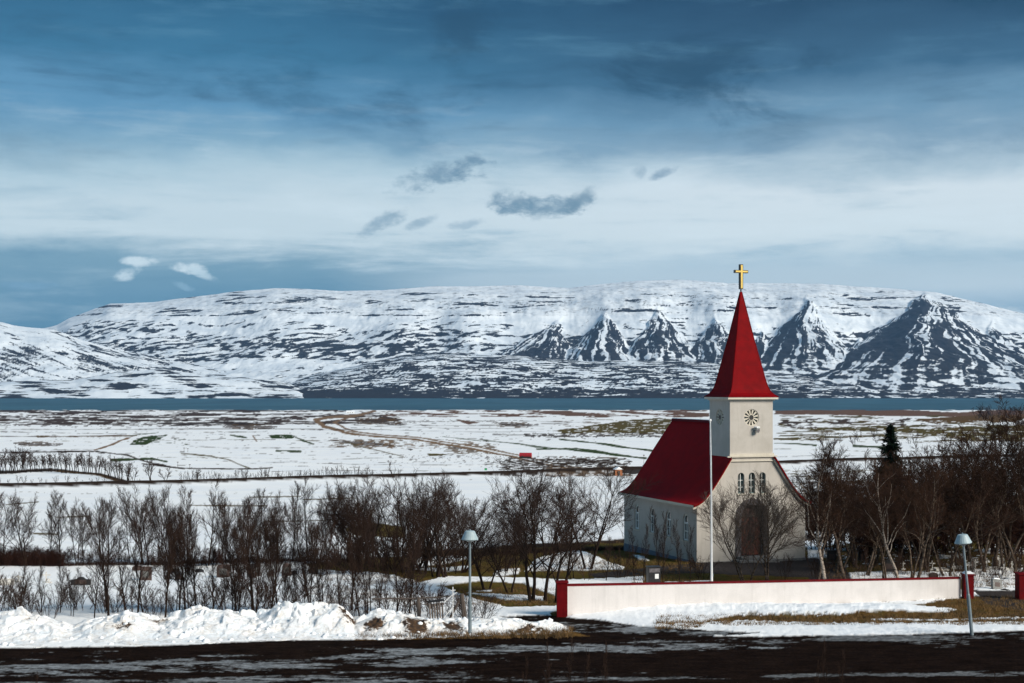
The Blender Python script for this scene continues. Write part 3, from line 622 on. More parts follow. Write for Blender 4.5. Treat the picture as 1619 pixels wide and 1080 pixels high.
    spur_rock += np.where(spur_id == 8, .12 - .10 * np.sign(sidev), np.where(spur_id == 6, -.24 * np.sign(sidev), 0))
    left = sstep(900, 700, PXg)
    mid = -.34 + 1.5 * diag + .60 * fine + .06 * strata + .48 * np.exp(-((scr - 548) / 28) ** 2) * (.45 + left * .55) - .5 * sstep(512, 486, scr) + .70 * patch
    upper = -.46 + 1.3 * fbm(X / 130, (Z - X * tl * .5) / 17, 5, 91, .66) + 1.1 * fbm(X / 420, Z / 70, 4, 92) + .55 * sstep(.55, .75, fbm(X / 500, Z / 45, 3, 93) + .5)
    foot = -.02 + 1.3 * diag + .9 * fine
    spur_rock = spur_rock * sstep(1.15, .8, low) + foot * sstep(.8, 1.15, low)
    mid = np.where(PXg > 700, mid + .62 * sstep(820, 900, PXg) * sstep(520, 560, scr), mid)
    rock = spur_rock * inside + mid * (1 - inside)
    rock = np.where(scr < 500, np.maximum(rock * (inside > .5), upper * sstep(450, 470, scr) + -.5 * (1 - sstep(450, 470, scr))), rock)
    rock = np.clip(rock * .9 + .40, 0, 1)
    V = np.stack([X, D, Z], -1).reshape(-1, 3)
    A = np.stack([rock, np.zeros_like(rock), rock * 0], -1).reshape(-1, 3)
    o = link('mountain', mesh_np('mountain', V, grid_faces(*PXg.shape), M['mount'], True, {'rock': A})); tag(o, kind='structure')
build_range()
def build_hills(name, xs, ys, dfoot, dcrest, seed, rockf, n=1100, rows=110, rel=10, prof=((0, 0), (.3, .35), (.7, .8), (1, 1), (1.3, .7))):
    px = np.linspace(xs[0], xs[-1], n); tt = np.linspace(0, 1.3, rows)
    sk = np.interp(px, xs, ys) + 4.0 * fbm(px / 70, px * 0, 5, seed) * np.clip((628 - np.interp(px, xs, ys)) / 20, .1, 1)
    PXg, Tg = np.meshgrid(px, tt); D = dfoot + (dcrest - dfoot) * Tg; X = (PXg - CX) / FPX * D
    zc = ((HY - sk) / FPX * dcrest)[None, :]
    Z = -61 + (zc + 61) * np.interp(Tg, *zip(*prof))
    Z += rel * np.minimum(Tg * 4, 1) * np.clip(1.25 - Tg, 0, 1) * (fbm(X / 260, D / 300, 5, seed + 1) + .5 * ridged(X / 120, D / 260, 3, seed + 2)) * np.clip((zc + 60) / 60, 0.1, 1)
    r, g = rockf(X, D, Z, PXg, Tg, HY - FPX * Z / D)
    A = np.stack([np.clip(r, 0, 1), g * np.ones_like(r), r * 0], -1).reshape(-1, 3)
    o = link(name, mesh_np(name, np.stack([X, D, Z], -1).reshape(-1, 3), grid_faces(*PXg.shape), M['mount'], True, {'rock': A})); tag(o, kind='structure')
def rock_left(X, D, Z, P, T_, S):
    f = fbm((X + D * .8) / 150, (Z + X * .24 + 16 * fbm(X / 300, D / 300, 3, 103)) / 8, 6, 101, .68); h = fbm(X / 300, D / 240, 4, 102)
    r = -.02 + 1.1 * f + .5 * h + .25 * sstep(612, 626, S) - .1 * sstep(560, 540, S)
    return r * .9 + .42, .5
def rock_fore(X, D, Z, P, T_, S):
    f = fbm(X / 130, (Z + D * .05) / 7.0, 6, 111, .68); h = fbm(X / 300, D / 110, 5, 112, .6)
    shore = sstep(610, 627, S + 4 * fbm(X / 220, D / 100, 3, 113)) * np.interp(P, [380, 430, 600, 720, 1000, 1300, 1619], [.1, .8, .95, .30, .45, .3, .3])
    r = .12 + 1.5 * f + .7 * h + .8 * shore
    return r * .95 + .42, .85
def rock_knoll(X, D, Z, P, T_, S):
    f = fbm(X / 200, Z / 9, 4, 121, .6); h = fbm((X + D) / 200, D / 160, 4, 122)
    return (-.02 + .9 * f + .9 * h) * .95 + .42, .9
build_hills('hill', [-330, -100, 0, 50, 80, 130, 200, 300, 400, 440, 520, 600], [488, 502, 510, 517, 521, 538, 556, 570, 581, 590, 612, 630], 8200, 10200, 100, rock_left, 620, 110, 22)
build_hills('hill', [-330, 0, 120, 180, 240, 280, 340, 430, 470, 520], [600, 604, 600, 590, 584, 586, 592, 600, 612, 632], 7560, 8200, 120, rock_knoll, 560, 60, 14)
build_hills('hill', [380, 420, 470, 540, 600, 640, 700, 760, 860, 930, 1000, 1120, 1200, 1300, 1400, 1500, 1619, 1950], [632, 618, 600, 582, 570, 561, 557, 560, 565, 572, 570, 573, 586, 592, 595, 596, 600, 604], 7560, 8900, 110, rock_fore, 1150, 90, 16)

# haze
def build_haze():
    b = MB().box(-9500, 9500, -60, 16500, -71.5, 1080)
    m = bpy.data.materials.new('haze_air'); m.use_nodes = True; t = NT(m.node_tree); t.n.clear()
    v = t.node('ShaderNodeVolumePrincipled'); v.inputs['Color'].default_value = (.32, .60, 1, 1); v.inputs['Density'].default_value = HAZE; v.inputs['Anisotropy'].default_value = 0.0
    out = t.node('ShaderNodeOutputMaterial'); t.l.new(v.outputs[0], out.inputs['Volume'])
    o = b.build('haze', m); tag(o, kind='stuff')
HAZE = 1.9e-5
build_haze()
print('terrain', round(time.time() - T0, 1))

# ------------------------------------------------------------------ ploughed snow bank
def snow_material(name='ploughed_snow', dirt=True):
    m = bpy.data.materials.new(name); m.use_nodes = True; t = NT(m.node_tree); b = m.node_tree.nodes['Principled BSDF']
    a = t.node('ShaderNodeAttribute', attribute_name='dirt').outputs['Color']; sp = t.node('ShaderNodeSeparateColor'); t.l.new(a, sp.inputs[0])
    pos = t.node('ShaderNodeNewGeometry').outputs['Position']; n = t.noise(pos, 7, 7, .7); n2 = t.noise(pos, 1.1, 5, .6)
    c = t.mix(t.smooth(n2, .4, .65), (.90, .90, .90), (.80, .84, .87))
    c = t.mix(t.math('MULTIPLY', t.smooth(t.math('ADD', n, t.math('MULTIPLY', sp.outputs[0], .5)), .50, .80), .55), c, (.50, .43, .36))
    f = t.smooth(t.math('ADD', sp.outputs[0], t.math('MULTIPLY', t.math('SUBTRACT', n, .5), .9)), .45, .62)
    c = t.mix(f, c, t.mix(t.smooth(n, .4, .6), (.10, .052, .022), (.035, .020, .012)))
    t.l.new(c, b.inputs['Base Color']); b.inputs['Roughness'].default_value = .7; b.inputs['Specular IOR Level'].default_value = .3
    bp = t.node('ShaderNodeBump'); bp.inputs['Strength'].default_value = .7; bp.inputs['Distance'].default_value = .06
    t.l.new(t.math('ADD', t.noise(pos, 6, 6, .65), t.math('MULTIPLY', t.noise(pos, 22, 5, .6), .2)), bp.inputs['Height']); t.l.new(bp.outputs[0], b.inputs['Normal'])
    bp.inputs['Strength'].default_value = .5
    return m
M['bank'] = snow_material()
def build_bank():
    pxs = np.linspace(-330, 905, 1250); s = np.linspace(0, 1, 120)
    PXg, S = np.meshgrid(pxs, s)
    e = np.interp(pxs, [-330, 0, 260, 450, 620, 740, 905], [1031, 1027, 1022, 1014, 1013, 1008, 1001])
    d0 = np.array([depth_of(v) for v in e]) - .05; d1 = np.interp(pxs, [-330, 0, 500, 700, 905], [61.8, 61.8, 62.3, 61.6, 60.2])
    D = d0[None] + (d1 - d0)[None] * S; X = (PXg - CX) / FPX * D
    H = np.interp(pxs, [-330, -150, 0, 35, 75, 115, 150, 200, 250, 290, 330, 370, 405, 440, 470, 510, 545, 560, 600, 650, 690, 740, 800, 850, 890, 905],
                  [.6, .5, .70, .78, .58, .22, .50, .78, .48, .62, .88, .80, .55, 1.05, 1.22, 1.12, .92, .45, .74, .62, .48, .46, .42, .44, .22, 0])[None]
    ridge = .52 + .10 * fbm(X / 2.2, X * 0 + 3, 3, 131)
    up = np.clip(S / ridge, 0, 1); dn = np.clip((1 - S) / (1 - ridge), 0, 1)
    shape = np.where(S < ridge, up ** .62 * (.35 + .65 * sstep(.25, .75, up)), dn ** .7)
    xw = X + .5 * fbm(X / 1.1, D / 1.1, 3, 132); dw = D * 1.0 + .5 * fbm(X / 1.1 + 9, D / 1.1, 3, 133)
    f1, f2, i1 = worley(xw * .85, dw * .95, 134); g1, g2, j1 = worley(xw * 2.5, dw * 2.5, 135); h1, h2, k1 = worley(X * 6, D * 6, 136)
    lump = .46 * (i1 - .35) * sstep(0, .35, f2 - f1) + .24 * (j1 - .4) * sstep(0, .28, g2 - g1) + .03 * (1 - g1) + .015 * (k1) * sstep(0, .3, h2 - h1)
    Z = base_z(D) + undul(X, D) - .03 + H * shape + lump * np.clip(shape * 1.3, 0, 1) * np.clip(H * 1.25, .12, 1.1) + .05 * fbm(X * 1.6, D * 1.6, 4, 137) * shape
    edge = np.minimum(S, 1 - S); Z -= .25 * (1 - sstep(0, .03, edge))
    dirt = .16 + .40 * fbm(X * 1.2, D * 1.2, 4, 138) + .12 * (1 - sstep(0, .3, g2 - g1))
    dirt += .62 * np.exp(-((PXg - 548) / 16) ** 2) * np.exp(-((S - .42) / .14) ** 2) + .6 * np.exp(-((PXg - 592) / 16) ** 2 - ((S - .30) / .12) ** 2) + .62 * np.exp(-((PXg - 655) / 22) ** 2 - ((S - .30) / .14) ** 2) + .6 * np.exp(-((PXg - 712) / 20) ** 2 - ((S - .35) / .12) ** 2)
    dirt += .5 * np.exp(-((PXg - 835) / 22) ** 2 - ((S - .20) / .16) ** 2) + .4 * np.exp(-((PXg - 195) / 22) ** 2 - ((S - .32) / .05) ** 2) + .4 * np.exp(-((PXg - 245) / 16) ** 2 - ((S - .55) / .06) ** 2)
    dirt += .42 * (1 - sstep(.0, .10, S)) * (PXg > 560) + .10 * (1 - sstep(0, .12, S))
    A = np.stack([np.clip(dirt, 0, 1)] * 3, -1).reshape(-1, 3)
    o = link('snow_bank', mesh_np('snow_bank', np.stack([X, D, Z], -1).reshape(-1, 3), grid_faces(*X.shape), M['bank'], False, {'dirt': A}))
    tag(o, 'lumpy dirty snow bank ploughed up along the far edge of the road', 'snow bank')
    o.data.polygons.foreach_set('use_smooth', np.ones(len(o.data.polygons), bool))
    # loose blocks broken off the plough ridge
    rnd = random.Random(5); bm_v = []; bm_f = []
    for i in range(170):
        pxv = rnd.uniform(-100, 890); sI = rnd.choice([rnd.gauss(.12, .1), rnd.gauss(.5, .2)]); ci = int(np.argmin(abs(pxs - pxv))); ri = int(min(max(sI, 0.01), .99) * 119)
        c = Vector((X[ri, ci], D[ri, ci], Z[ri, ci])); r = rnd.uniform(.04, .15) * (1.4 if rnd.random() < .12 else 1)
        if H[0, ci] < .3: r *= .6
        b0 = len(bm_v)
        for (a, bq, cq) in [(0, 0, 1), (.9, 0, .35), (.28, .85, .4), (-.72, .52, .35), (-.72, -.52, .45), (.28, -.85, .3), (.7, .5, -.5), (-.3, .8, -.5), (-.9, 0, -.5), (-.3, -.8, -.5), (.7, -.5, -.5)]:
            k = r * rnd.uniform(.7, 1.25); bm_v.append((c.x + a * k, c.y + bq * k, c.z + cq * k * .8))
        for f in [(0, 1, 2), (0, 2, 3), (0, 3, 4), (0, 4, 5), (0, 5, 1), (1, 6, 2), (2, 6, 7), (2, 7, 3), (3, 7, 8), (3, 8, 4), (4, 8, 9), (4, 9, 5), (5, 9, 10), (5, 10, 1), (1, 10, 6)]: bm_f.append(tuple(b0 + q for q in f))
    o2 = link('snow_clods', mesh_np('snow_clods', bm_v, bm_f, M['snowcap'])); tag(o2, 'loose snow clods scattered over the ploughed bank', 'snow clods', kind='stuff')
build_bank()

# dry grass blades along the verge, beside wall and church
def build_grass():
    rnd = np.random.RandomState(4); Vs = []; Fs = []; n = 0
    zones = [(570, 905, 996, 1010, 3200, .22), (1040, 1619, 972, 990, 4500, .16), (1480, 1700, 944, 985, 3500, .16), (740, 880, 930, 958, 1500, .14), (680, 1000, 858, 905, 3200, .20), (1000, 1110, 885, 925, 1200, .18), (1300, 1650, 870, 930, 4200, .22), (1036, 1110, 985, 995, 500, .14)]
    for x0, x1, y0, y1, m, h in zones:
        for _ in range(m):
            pxv = rnd.uniform(x0, x1); pyv = rnd.uniform(y0, y1)
            if fbm(np.array([pxv / 12.]), np.array([pyv / 3.]), 2, 9)[0] < -.05: continue
            d = np.interp(pyv, PY_T, D_T); x = (pxv - CX) / FPX * d; z = float(base_z(d))
            for b in range(4):
                a = rnd.uniform(0, 6.28); hh = h * rnd.uniform(.5, 1.3); wv = .012; lx, ly = rnd.normal(0, .5, 2) * hh
                xb = x + rnd.normal(0, .08); db = d + rnd.normal(0, .08)
                Vs += [(xb - wv * math.cos(a), db - wv * math.sin(a), z), (xb + wv * math.cos(a), db + wv * math.sin(a), z), (xb + lx, db + ly, z + hh)]
                Fs.append((n, n + 1, n + 2)); n += 3
    o = link('dry_grass', mesh_np('dry_grass', Vs, Fs, pmat('dry_grass_blades', (.19, .105, .035), .9, col2=(.07, .042, .014), scale=1.5)))
    tag(o, 'short withered grass on the verge and round the church', 'grass', kind='stuff')
PY_T = np.linspace(700, 1085, 500); D_T = np.array([depth_of(v) for v in PY_T])
build_grass()

# ------------------------------------------------------------------ church
CH = dict(X0=12.176, Y0=93.7, Z0=-11.56, yaw=R(18.6), W=8.1, L=12.15, Hw=3.66, tx=2.45, Tw=3.2, Td=3.0, zb=6.93, zt=10.66, zr=9.12, tip=18.1)
def arc(cx, cz, r, a0, a1, n): return [(cx + r * math.cos(a0 + (a1 - a0) * i / n), cz + r * math.sin(a0 + (a1 - a0) * i / n)) for i in range(n + 1)]
def arch_outline(cx, z0, z1, hw, n=12):
    """round-headed opening, counter-clockwise from bottom left"""
    return [(cx - hw, z0), (cx + hw, z0)] + arc(cx, z1 - hw, hw, 0, math.pi, n)
def wall_panel(name, outer, holes, mat, parent, thick, to3):
    """flat wall with real openings; to3(a,b,depth) gives the 3D point, depth 0 = outer face"""
    polys = [outer] + holes; flat = [p for q in polys for p in q]
    tris = tessellate_polygon([[Vector((a, b, 0)) for a, b in q] for q in polys])
    m = MB(); vs = [to3(a, b, 0) for a, b in flat]; m.add(vs, [tuple(t) for t in tris])
    m.add([to3(a, b, thick) for a, b in flat], [tuple(t) for t in tris])
    for q in polys:
        k = len(q)
        m.add([to3(a, b, 0) for a, b in q] + [to3(a, b, thick) for a, b in q], [(i, (i + 1) % k, (i + 1) % k + k, i + k) for i in range(k)])
    return m.build(name, mat, parent)
def ring(outer, inner):
    """faces of a frame between two outlines with the same number of points"""
    k = len(outer); return [(i, (i + 1) % k, (i + 1) % k + k, i + k) for i in range(k)]
def frame_part(name, out2, in2, to3, d0, d1, mat, parent):
    k = len(out2); m = MB()
    vs = [to3(a, b, d0) for a, b in out2] + [to3(a, b, d0) for a, b in in2] + [to3(a, b, d1) for a, b in out2] + [to3(a, b, d1) for a, b in in2]
    fs = []
    for i in range(k):
        j = (i + 1) % k
        fs += [(i, j, j + k, i + k), (i + 2 * k, j + 2 * k, j + 3 * k, i + 3 * k), (i + k, j + k, j + 3 * k, i + 3 * k), (i, j, j + 2 * k, i + 2 * k)]
    m.add(vs, fs); return m.build(name, mat, parent)
def build_church():
    c = CH; W, L, Hw = c['W'], c['L'], c['Hw']
    root = thing('church', 'cream church with red roof and tall red spire behind the yard wall', 'church', (c['X0'], c['Y0'], c['Z0']), c['yaw'])
    front = lambda a, b, d: (a, d, b)                 # depth goes inwards (+y)
    side = lambda a, b, d: (d, a, b)                  # left wall: a runs back along the nave, depth goes inwards (+x)
    rside = lambda a, b, d: (W - d, a, b)
    # plinth follows the falling ground
    MB().prism([(-.0, -1.6), (L, -1.6), (L, .02), (0, .02)], -.035, .25, 'x').build('plinth', M['found'], root)
    MB().prism([(0, -1.6), (L, -1.6), (L, .02), (0, .02)], W - .25, W + .035, 'x').build('plinth', M['found'], root)
    MB().box(0, W, L - .2, L + .035, -1.6, .02).build('plinth', M['found'], root)
    MB().box(-.03, W + .03, -.04, .22, -.9, .0).build('plinth', M['step'], root)
    roofp = [(-.34, 3.80), (.10, 3.93), (.55, 4.28), (1.05, 4.86), (1.75, 5.86), (2.45, 6.93)]
    # ---- gable front with openings
    lp = [(0, 0), (W, 0), (W, 3.86)] + [(W - a, b - .06) for a, b in roofp[1:]] + [(a, b - .06) for a, b in roofp[:0:-1]] + [(0, 3.86)]
    lp = [(0, 0), (W, 0), (W, 3.80)] + [(W - a, b - .07) for a, b in roofp[1:-1]] + [(W - 2.45, 6.90), (2.45, 6.90)] + [(a, b - .07) for a, b in roofp[-2:0:-1]] + [(0, 3.80)]
    mx = W / 2 + .02
    ups = [(mx - .80, 4.46, 5.85), (mx, 4.46, 5.85), (mx + .80, 4.46, 5.85)]
    door = arch_outline(mx, .30, 3.72, .82, 16)
    wall_panel('front_wall', lp, [arch_outline(a, z0, z1, .235) for a, z0, z1 in ups] + [door], M['wall'], root, .32, front)
    # ---- side walls
    wins = [1.25, 3.72, 6.22, 8.75]
    wins = [1.72, 4.45, 7.15, 9.85]
    for fn, name in ((side, 'left_wall'), (rside, 'right_wall')):
        wall_panel('side_wall', [(.32, 0), (L, 0), (L, Hw), (.32, Hw)], [arch_outline(a, 1.27, 3.05, .41) for a in wins], M['wall'], root, .30, fn)
    # corner returns so that the gable's edge closes the side walls
    gp_ = [(0.3, 0), (W - .3, 0), (W - .3, Hw)] + [(W - a, b - .07) for a, b in roofp[2:]] + [(W / 2, c['zr'] - .12)] + [(a, b - .07) for a, b in roofp[:1:-1]] + [(.3, Hw)]
    MB().prism(gp_, L - .28, L).build('back_wall', M['wall'], root)
    # ---- windows in the side walls
    def window(cx, z0, z1, hw, to3, depth, bars, sill_out, nparts):
        fr = frame_part('window', arch_outline(cx, z0, z1, hw), arch_outline(cx, z0 + .09, z1 - .09, hw - .09), to3, depth - .06, depth + .03, M['frame'], root)
        MB().add([to3(a, b, depth) for a, b in arch_outline(cx, z0 + .03, z1 - .03, hw - .03)], [tuple(range(len(arch_outline(cx, z0, z1, hw))))]).build('pane', M['glass'], fr)
        for (a0, a1, b0, b1) in bars:
            m = MB(); vs = [to3(a, b, d) for d in (depth - .045, depth - .005) for a, b in ((a0, b0), (a1, b0), (a1, b1), (a0, b1))]
            m.add(vs, [(0, 1, 2, 3), (7, 6, 5, 4), (0, 1, 5, 4), (1, 2, 6, 5), (2, 3, 7, 6), (3, 0, 4, 7)]).build('glazing_bar', M['frame'], fr)
        m = MB(); q = [to3(a, b, d) for d in (-.07, .10) for a, b in ((cx - hw - .08, z0 - .09), (cx + hw + .08, z0 - .09), (cx + hw + .08, z0 + .0), (cx - hw - .08, z0 + .0))]
        m.add(q, [(0, 1, 2, 3), (7, 6, 5, 4), (0, 1, 5, 4), (1, 2, 6, 5), (2, 3, 7, 6), (3, 0, 4, 7)]).build('sill', M['trim'], fr)
        return fr
    for fn in (side, rside):
        for a in wins:
            window(a, 1.27, 3.05, .41, fn, .15, [(a - .045, a + .045, 1.33, 2.42), (a - .34, a + .34, 2.38, 2.48), (a - .34, a + .34, 1.86, 1.91)], .1, 1)
    for a, z0, z1 in ups:
        fr = frame_part('window', arch_outline(a, z0, z1, .235), arch_outline(a, z0 + .05, z1 - .05, .185), front, .12, .2, M['reveal'], root)
        MB().add([front(p, q, .17) for p, q in arch_outline(a, z0 + .03, z1 - .03, .2)], [tuple(range(15))]).build('pane', M['glass'], fr)
        MB().box(a - .016, a + .016, .125, .165, z0 + .05, z1 - .05).build('glazing_bar', M['frame'], fr)
        for zz in (z0 + .42, z0 + .88): MB().box(a - .19, a + .19, .13, .16, zz - .014, zz + .014).build('glazing_bar', M['frame'], fr)
        MB().box(a - .30, a + .30, -.06, .10, z0 - .10, z0).build('sill', M['trim'], fr)
    # ---- door with surround
    dm = MB(); dm.prism(arch_outline(mx, .30, 3.72, .80, 16), .24, .30); D_ = dm.build('door', M['doordark'], root)
    for k in range(8):
        xx = mx - .76 + k * .19; MB().box(xx + .006, xx + .184, .20, .245, .34, 2.86).build('plank', M['door'], D_)
    MB().box(mx - .80, mx + .80, .16, .245, 2.88, 2.98).build('transom', M['wood'], D_)
    MB().box(mx - .012, mx + .012, .185, .20, .34, 2.86).build('door_gap', M['doordark'], D_)
    for s_ in (-1, 1): MB().box(mx + s_ * .12 - .025, mx + s_ * .12 + .025, .12, .20, 1.30, 1.62).build('handle', M['black'], D_)
    for k in range(5):
        a = mx - .6 + k * .3; MB().box(a - .015, a + .015, .215, .24, 3.0, 3.0 + math.sqrt(max(.02, .64 - (a - mx) ** 2)) - .14).build('fan_bar', M['wood'], D_)
    S_ = thing_part = bpy.data.objects.new('door_surround', None); COL.objects.link(S_); S_.parent = root
    ri, ro = .82, 1.20; zc_ = 3.72 - ri
    for s_ in (-1, 1):
        for k in range(6):
            z0 = .02 + k * .48; z1 = min(z0 + .465, zc_)
            ex = .02 if k % 2 else 0
            x0, x1 = sorted((mx + s_ * ri, mx + s_ * (ro + ex)))
            MB().box(x0, x1, -.07 - .01 * (k % 2), .20, z0, z1).build('stone', M['stone'], S_, bevel=.012)
    for k in range(11):
        a0 = math.pi * k / 11 + .012; a1 = math.pi * (k + 1) / 11 - .012
        rr = ro + (.02 if k % 2 else 0) + (.04 if k == 5 else 0)
        q = arc(mx, zc_, ri, a0, a1, 3) + arc(mx, zc_, rr, a1, a0, 3)
        MB().prism(q, -.07 - .01 * (k % 2) - (.04 if k == 5 else 0), .20).build('stone', M['stone'], S_)
    MB().box(mx - 1.45, mx + 1.45, -1.15, -.045, -.55, .12).build('step', M['step'], root, bevel=.02)
    MB().box(mx - 1.15, mx + 1.15, -.80, .24, .125, .30).build('step', M['step'], root, bevel=.02)
    # ---- roof with swept eaves
    prof = roofp + [(W / 2, c['zr'])]
    # smooth the sweep
    def smooth_prof(P, it=2):
        for _ in range(it):
            Q = [P[0]]
            for i in range(len(P) - 1):
                a, b = P[i], P[i + 1]; Q += [(a[0] * .75 + b[0] * .25, a[1] * .75 + b[1] * .25), (a[0] * .25 + b[0] * .75, a[1] * .25 + b[1] * .75)]
            Q.append(P[-1]); P = Q
        return P
    sp_ = smooth_prof(prof)
    for mir in (0, 1):
        m = MB(); F = (lambda a: a) if not mir else (lambda a: W - a)
        y0, y1 = -.22, L + .25
        # the tower takes the middle of the front: roof slope is cut at the tower side
        lo = [p for p in sp_ if p[0] <= c['tx']]; lo.append((c['tx'], np.interp(c['tx'], [p[0] for p in sp_], [p[1] for p in sp_])))
        hi = [lo[-1]] + [p for p in sp_ if p[0] > c['tx']]
        for P, ya, yb in ((lo, y0, y1), (hi, c['Td'] - .15, y1)):
            n = len(P); vs = []
            for yv in (ya, yb):
                vs += [(F(a), yv, b) for a, b in P] + [(F(a), yv, b - .10) for a, b in P]
            fs = []
            for i in range(n - 1):
                fs += [(i, i + 1, 2 * n + i + 1, 2 * n + i), (n + i, n + i + 1, 3 * n + i + 1, 3 * n + i), (i, i + 1, n + i + 1, n + i), (2 * n + i, 2 * n + i + 1, 3 * n + i + 1, 3 * n + i)]
            fs += [(0, n, 3 * n, 2 * n), (n - 1, 2 * n - 1, 4 * n - 1, 3 * n - 1)]
            m.add(vs, fs)
        rf = m.build('roof', M['roof'], root)
        # bargeboard along the raking edge, pale board under it
        for (off, th, ya, yb, mt, nm) in ((.035, .16, -.30, -.205, M['spire'], 'bargeboard'), (-.125, .17, -.19, -.002, M['trim'], 'rake_board')):
            P = [p for p in sp_ if p[0] <= c['tx'] + .02]; n = len(P)
            m = MB(); vs = [(F(a), yv, b + o_) for yv in (ya, yb) for o_ in (off, off - th) for a, b in P]
            fs = []
            for i in range(n - 1):
                fs += [(i, i + 1, n + i + 1, n + i), (2 * n + i, 3 * n + i, 3 * n + i + 1, 2 * n + i + 1), (i, 2 * n + i, 2 * n + i + 1, i + 1), (n + i, n + i + 1, 3 * n + i + 1, 3 * n + i)]
            fs += [(0, n, 3 * n, 2 * n), (n - 1, 3 * n - 1, 4 * n - 1, 2 * n - 1) if 0 else (n - 1, 2 * n - 1, 4 * n - 1, 3 * n - 1)]
            m.add(vs, fs); m.build(nm, mt, root)
        x0, x1 = sorted((F(-.33), F(-.02)))
        MB().box(x0, x1, -.20, L + .2, 3.60, 3.79 - .10 + .02).build('eaves_board', M['trim'], root)
        g0, g1 = sorted((F(-.40), F(-.335)))
        MB().box(g0, g1, -.21, L + .24, 3.62, 3.775).build('gutter', M['trim'], root)
    MB().prism([(W / 2 - .16, c['zr'] - .10), (W / 2 + .16, c['zr'] - .10), (W / 2 + .05, c['zr'] + .09), (W / 2 - .05, c['zr'] + .09)], c['Td'] - .02, L + .26).build('ridge_cap', M['redpost'], root)
    MB().box(W / 2 - .06, W / 2 + .06, c['Td'] + .01, L + .2, c['zr'] + .092, c['zr'] + .13).build('ridge_snow', M['snowcap'], root)
    # raised moulding round the gable
    MB().box(2.35, W - 2.35, -.10, -.003, 6.60, 6.68).build('moulding', M['trim'], root); MB().box(2.2, W - 2.2, -.14, -.004, 6.88, 6.965).build('moulding', M['trim'], root)
    # ---- tower
    tx, Tw, Td = c['tx'], c['Tw'], c['Td']; ty = .03; ox = tx + Tw / 2; clk = 9.52; r = .57
    circ = arc(ox, clk, r, 0, 2 * math.pi, 28)[:-1]
    wall_panel('tower_front', [(tx, 6.92), (tx + Tw, 6.92), (tx + Tw, c['zt']), (tx, c['zt'])], [circ], M['wall'], root, .22, lambda a, b, d: (a, ty + d, b))
    cs = arc(ty + Td / 2, clk, r, 0, 2 * math.pi, 28)[:-1]
    tl = [(ty + .22, 5.6), (ty + Td, 5.6), (ty + Td, c['zt']), (ty + .22, c['zt'])]
    tower_l = wall_panel('tower_side', [(ty + .22, 5.6), (ty + Td, 5.6), (ty + Td, c['zt']), (ty + .22, c['zt'])], [cs], M['wall'], root, .22, lambda a, b, d: (tx + d, a, b))
    wall_panel('tower_side', tl, [cs], M['wall'], root, .22, lambda a, b, d: (tx + Tw - d, a, b))
    MB().box(tx + .22, tx + Tw - .22, ty + Td - .22, ty + Td, 6.5, c['zt']).build('tower_back', M['wall'], root)
    MB().box(tx - .06, tx + Tw + .06, -.02 - .05, .028, 6.97, 7.12).build('moulding', M['trim'], root)
    # rose windows: twelve petals round a dark hub
    def rose(to3, cx):
        rw = bpy.data.objects.new('rose_window', None); COL.objects.link(rw); rw.parent = root
        k = 28; frame_part('rim', arc(cx, clk, r - .002, 0, 2 * math.pi, k)[:-1], arc(cx, clk, r - .05, 0, 2 * math.pi, k)[:-1], to3, .04, .12, M['trim'], rw)
        MB().add([to3(a, b, .16) for a, b in arc(cx, clk, r, 0, 2 * math.pi, k)[:-1]], [tuple(range(k))]).build('pane', M['glass'], rw)
        frame_part('hub', arc(cx, clk, .21, 0, 2 * math.pi, 18)[:-1], arc(cx, clk, .175, 0, 2 * math.pi, 18)[:-1], to3, .02, .10, M['trim'], rw)
        MB().add([to3(a, b, .05) for a, b in arc(cx, clk, .18, 0, 2 * math.pi, 18)[:-1]], [tuple(range(18))]).build('hub_plate', M['black'], rw)
        for i in range(12):
            a = 2 * math.pi * i / 12 + .26; m = MB()
            ca, sa = math.cos(a), math.sin(a); w0, w1 = .030, .062
            q = [(cx + .20 * ca - w0 * sa, clk + .20 * sa + w0 * ca), (cx + .20 * ca + w0 * sa, clk + .20 * sa - w0 * ca), (cx + .53 * ca + w1 * sa, clk + .53 * sa - w1 * ca), (cx + .53 * ca - w1 * sa, clk + .53 * sa + w1 * ca)]
            vs = [to3(a_, b_, d_) for d_ in (.05, .12) for a_, b_ in q]
            m.add(vs, [(0, 1, 2, 3), (7, 6, 5, 4), (0, 1, 5, 4), (1, 2, 6, 5), (2, 3, 7, 6), (3, 0, 4, 7)]).build('spoke', M['trim'], rw)
    rose(lambda a, b, d: (a, ty + d, b), ox); rose(lambda a, b, d: (tx + d, a, b), ty + Td / 2); rose(lambda a, b, d: (tx + Tw - d, a, b), ty + Td / 2)
    # cornice and spire
    ycn = ty + Td / 2
    MB().box(tx - .10, tx + Tw + .10, ty - .10, ty + Td + .10, c['zt'] + .001, c['zt'] + .08).build('cornice', M['trim'], root)
    MB().box(tx - .27, tx + Tw + .27, ty - .27, ty + Td + .27, c['zt'] + .081, c['zt'] + .22).build('cornice', M['trim'], root)
    sprof = [(1.87, 10.885), (1.84, 10.93), (1.70, 11.02), (1.56, 11.16), (1.44, 11.36), (1.34, 11.62), (1.255, 11.95), (.66, 14.8), (.05, 18.02)]
    m = MB(); vs = [(ox + sx * a * (1.0 if 1 else 1), ycn + sy * a * .965, z) for a, z in sprof for sx, sy in ((-1, -1), (1, -1), (1, 1), (-1, 1))]
    fs = [(i * 4 + k, i * 4 + (k + 1) % 4, i * 4 + 4 + (k + 1) % 4, i * 4 + 4 + k) for i in range(len(sprof) - 1) for k in range(4)] + [(0, 1, 2, 3), tuple(len(sprof) * 4 - 4 + k for k in range(4))]
    m.add(vs, fs).build('spire', M['spire'], root)
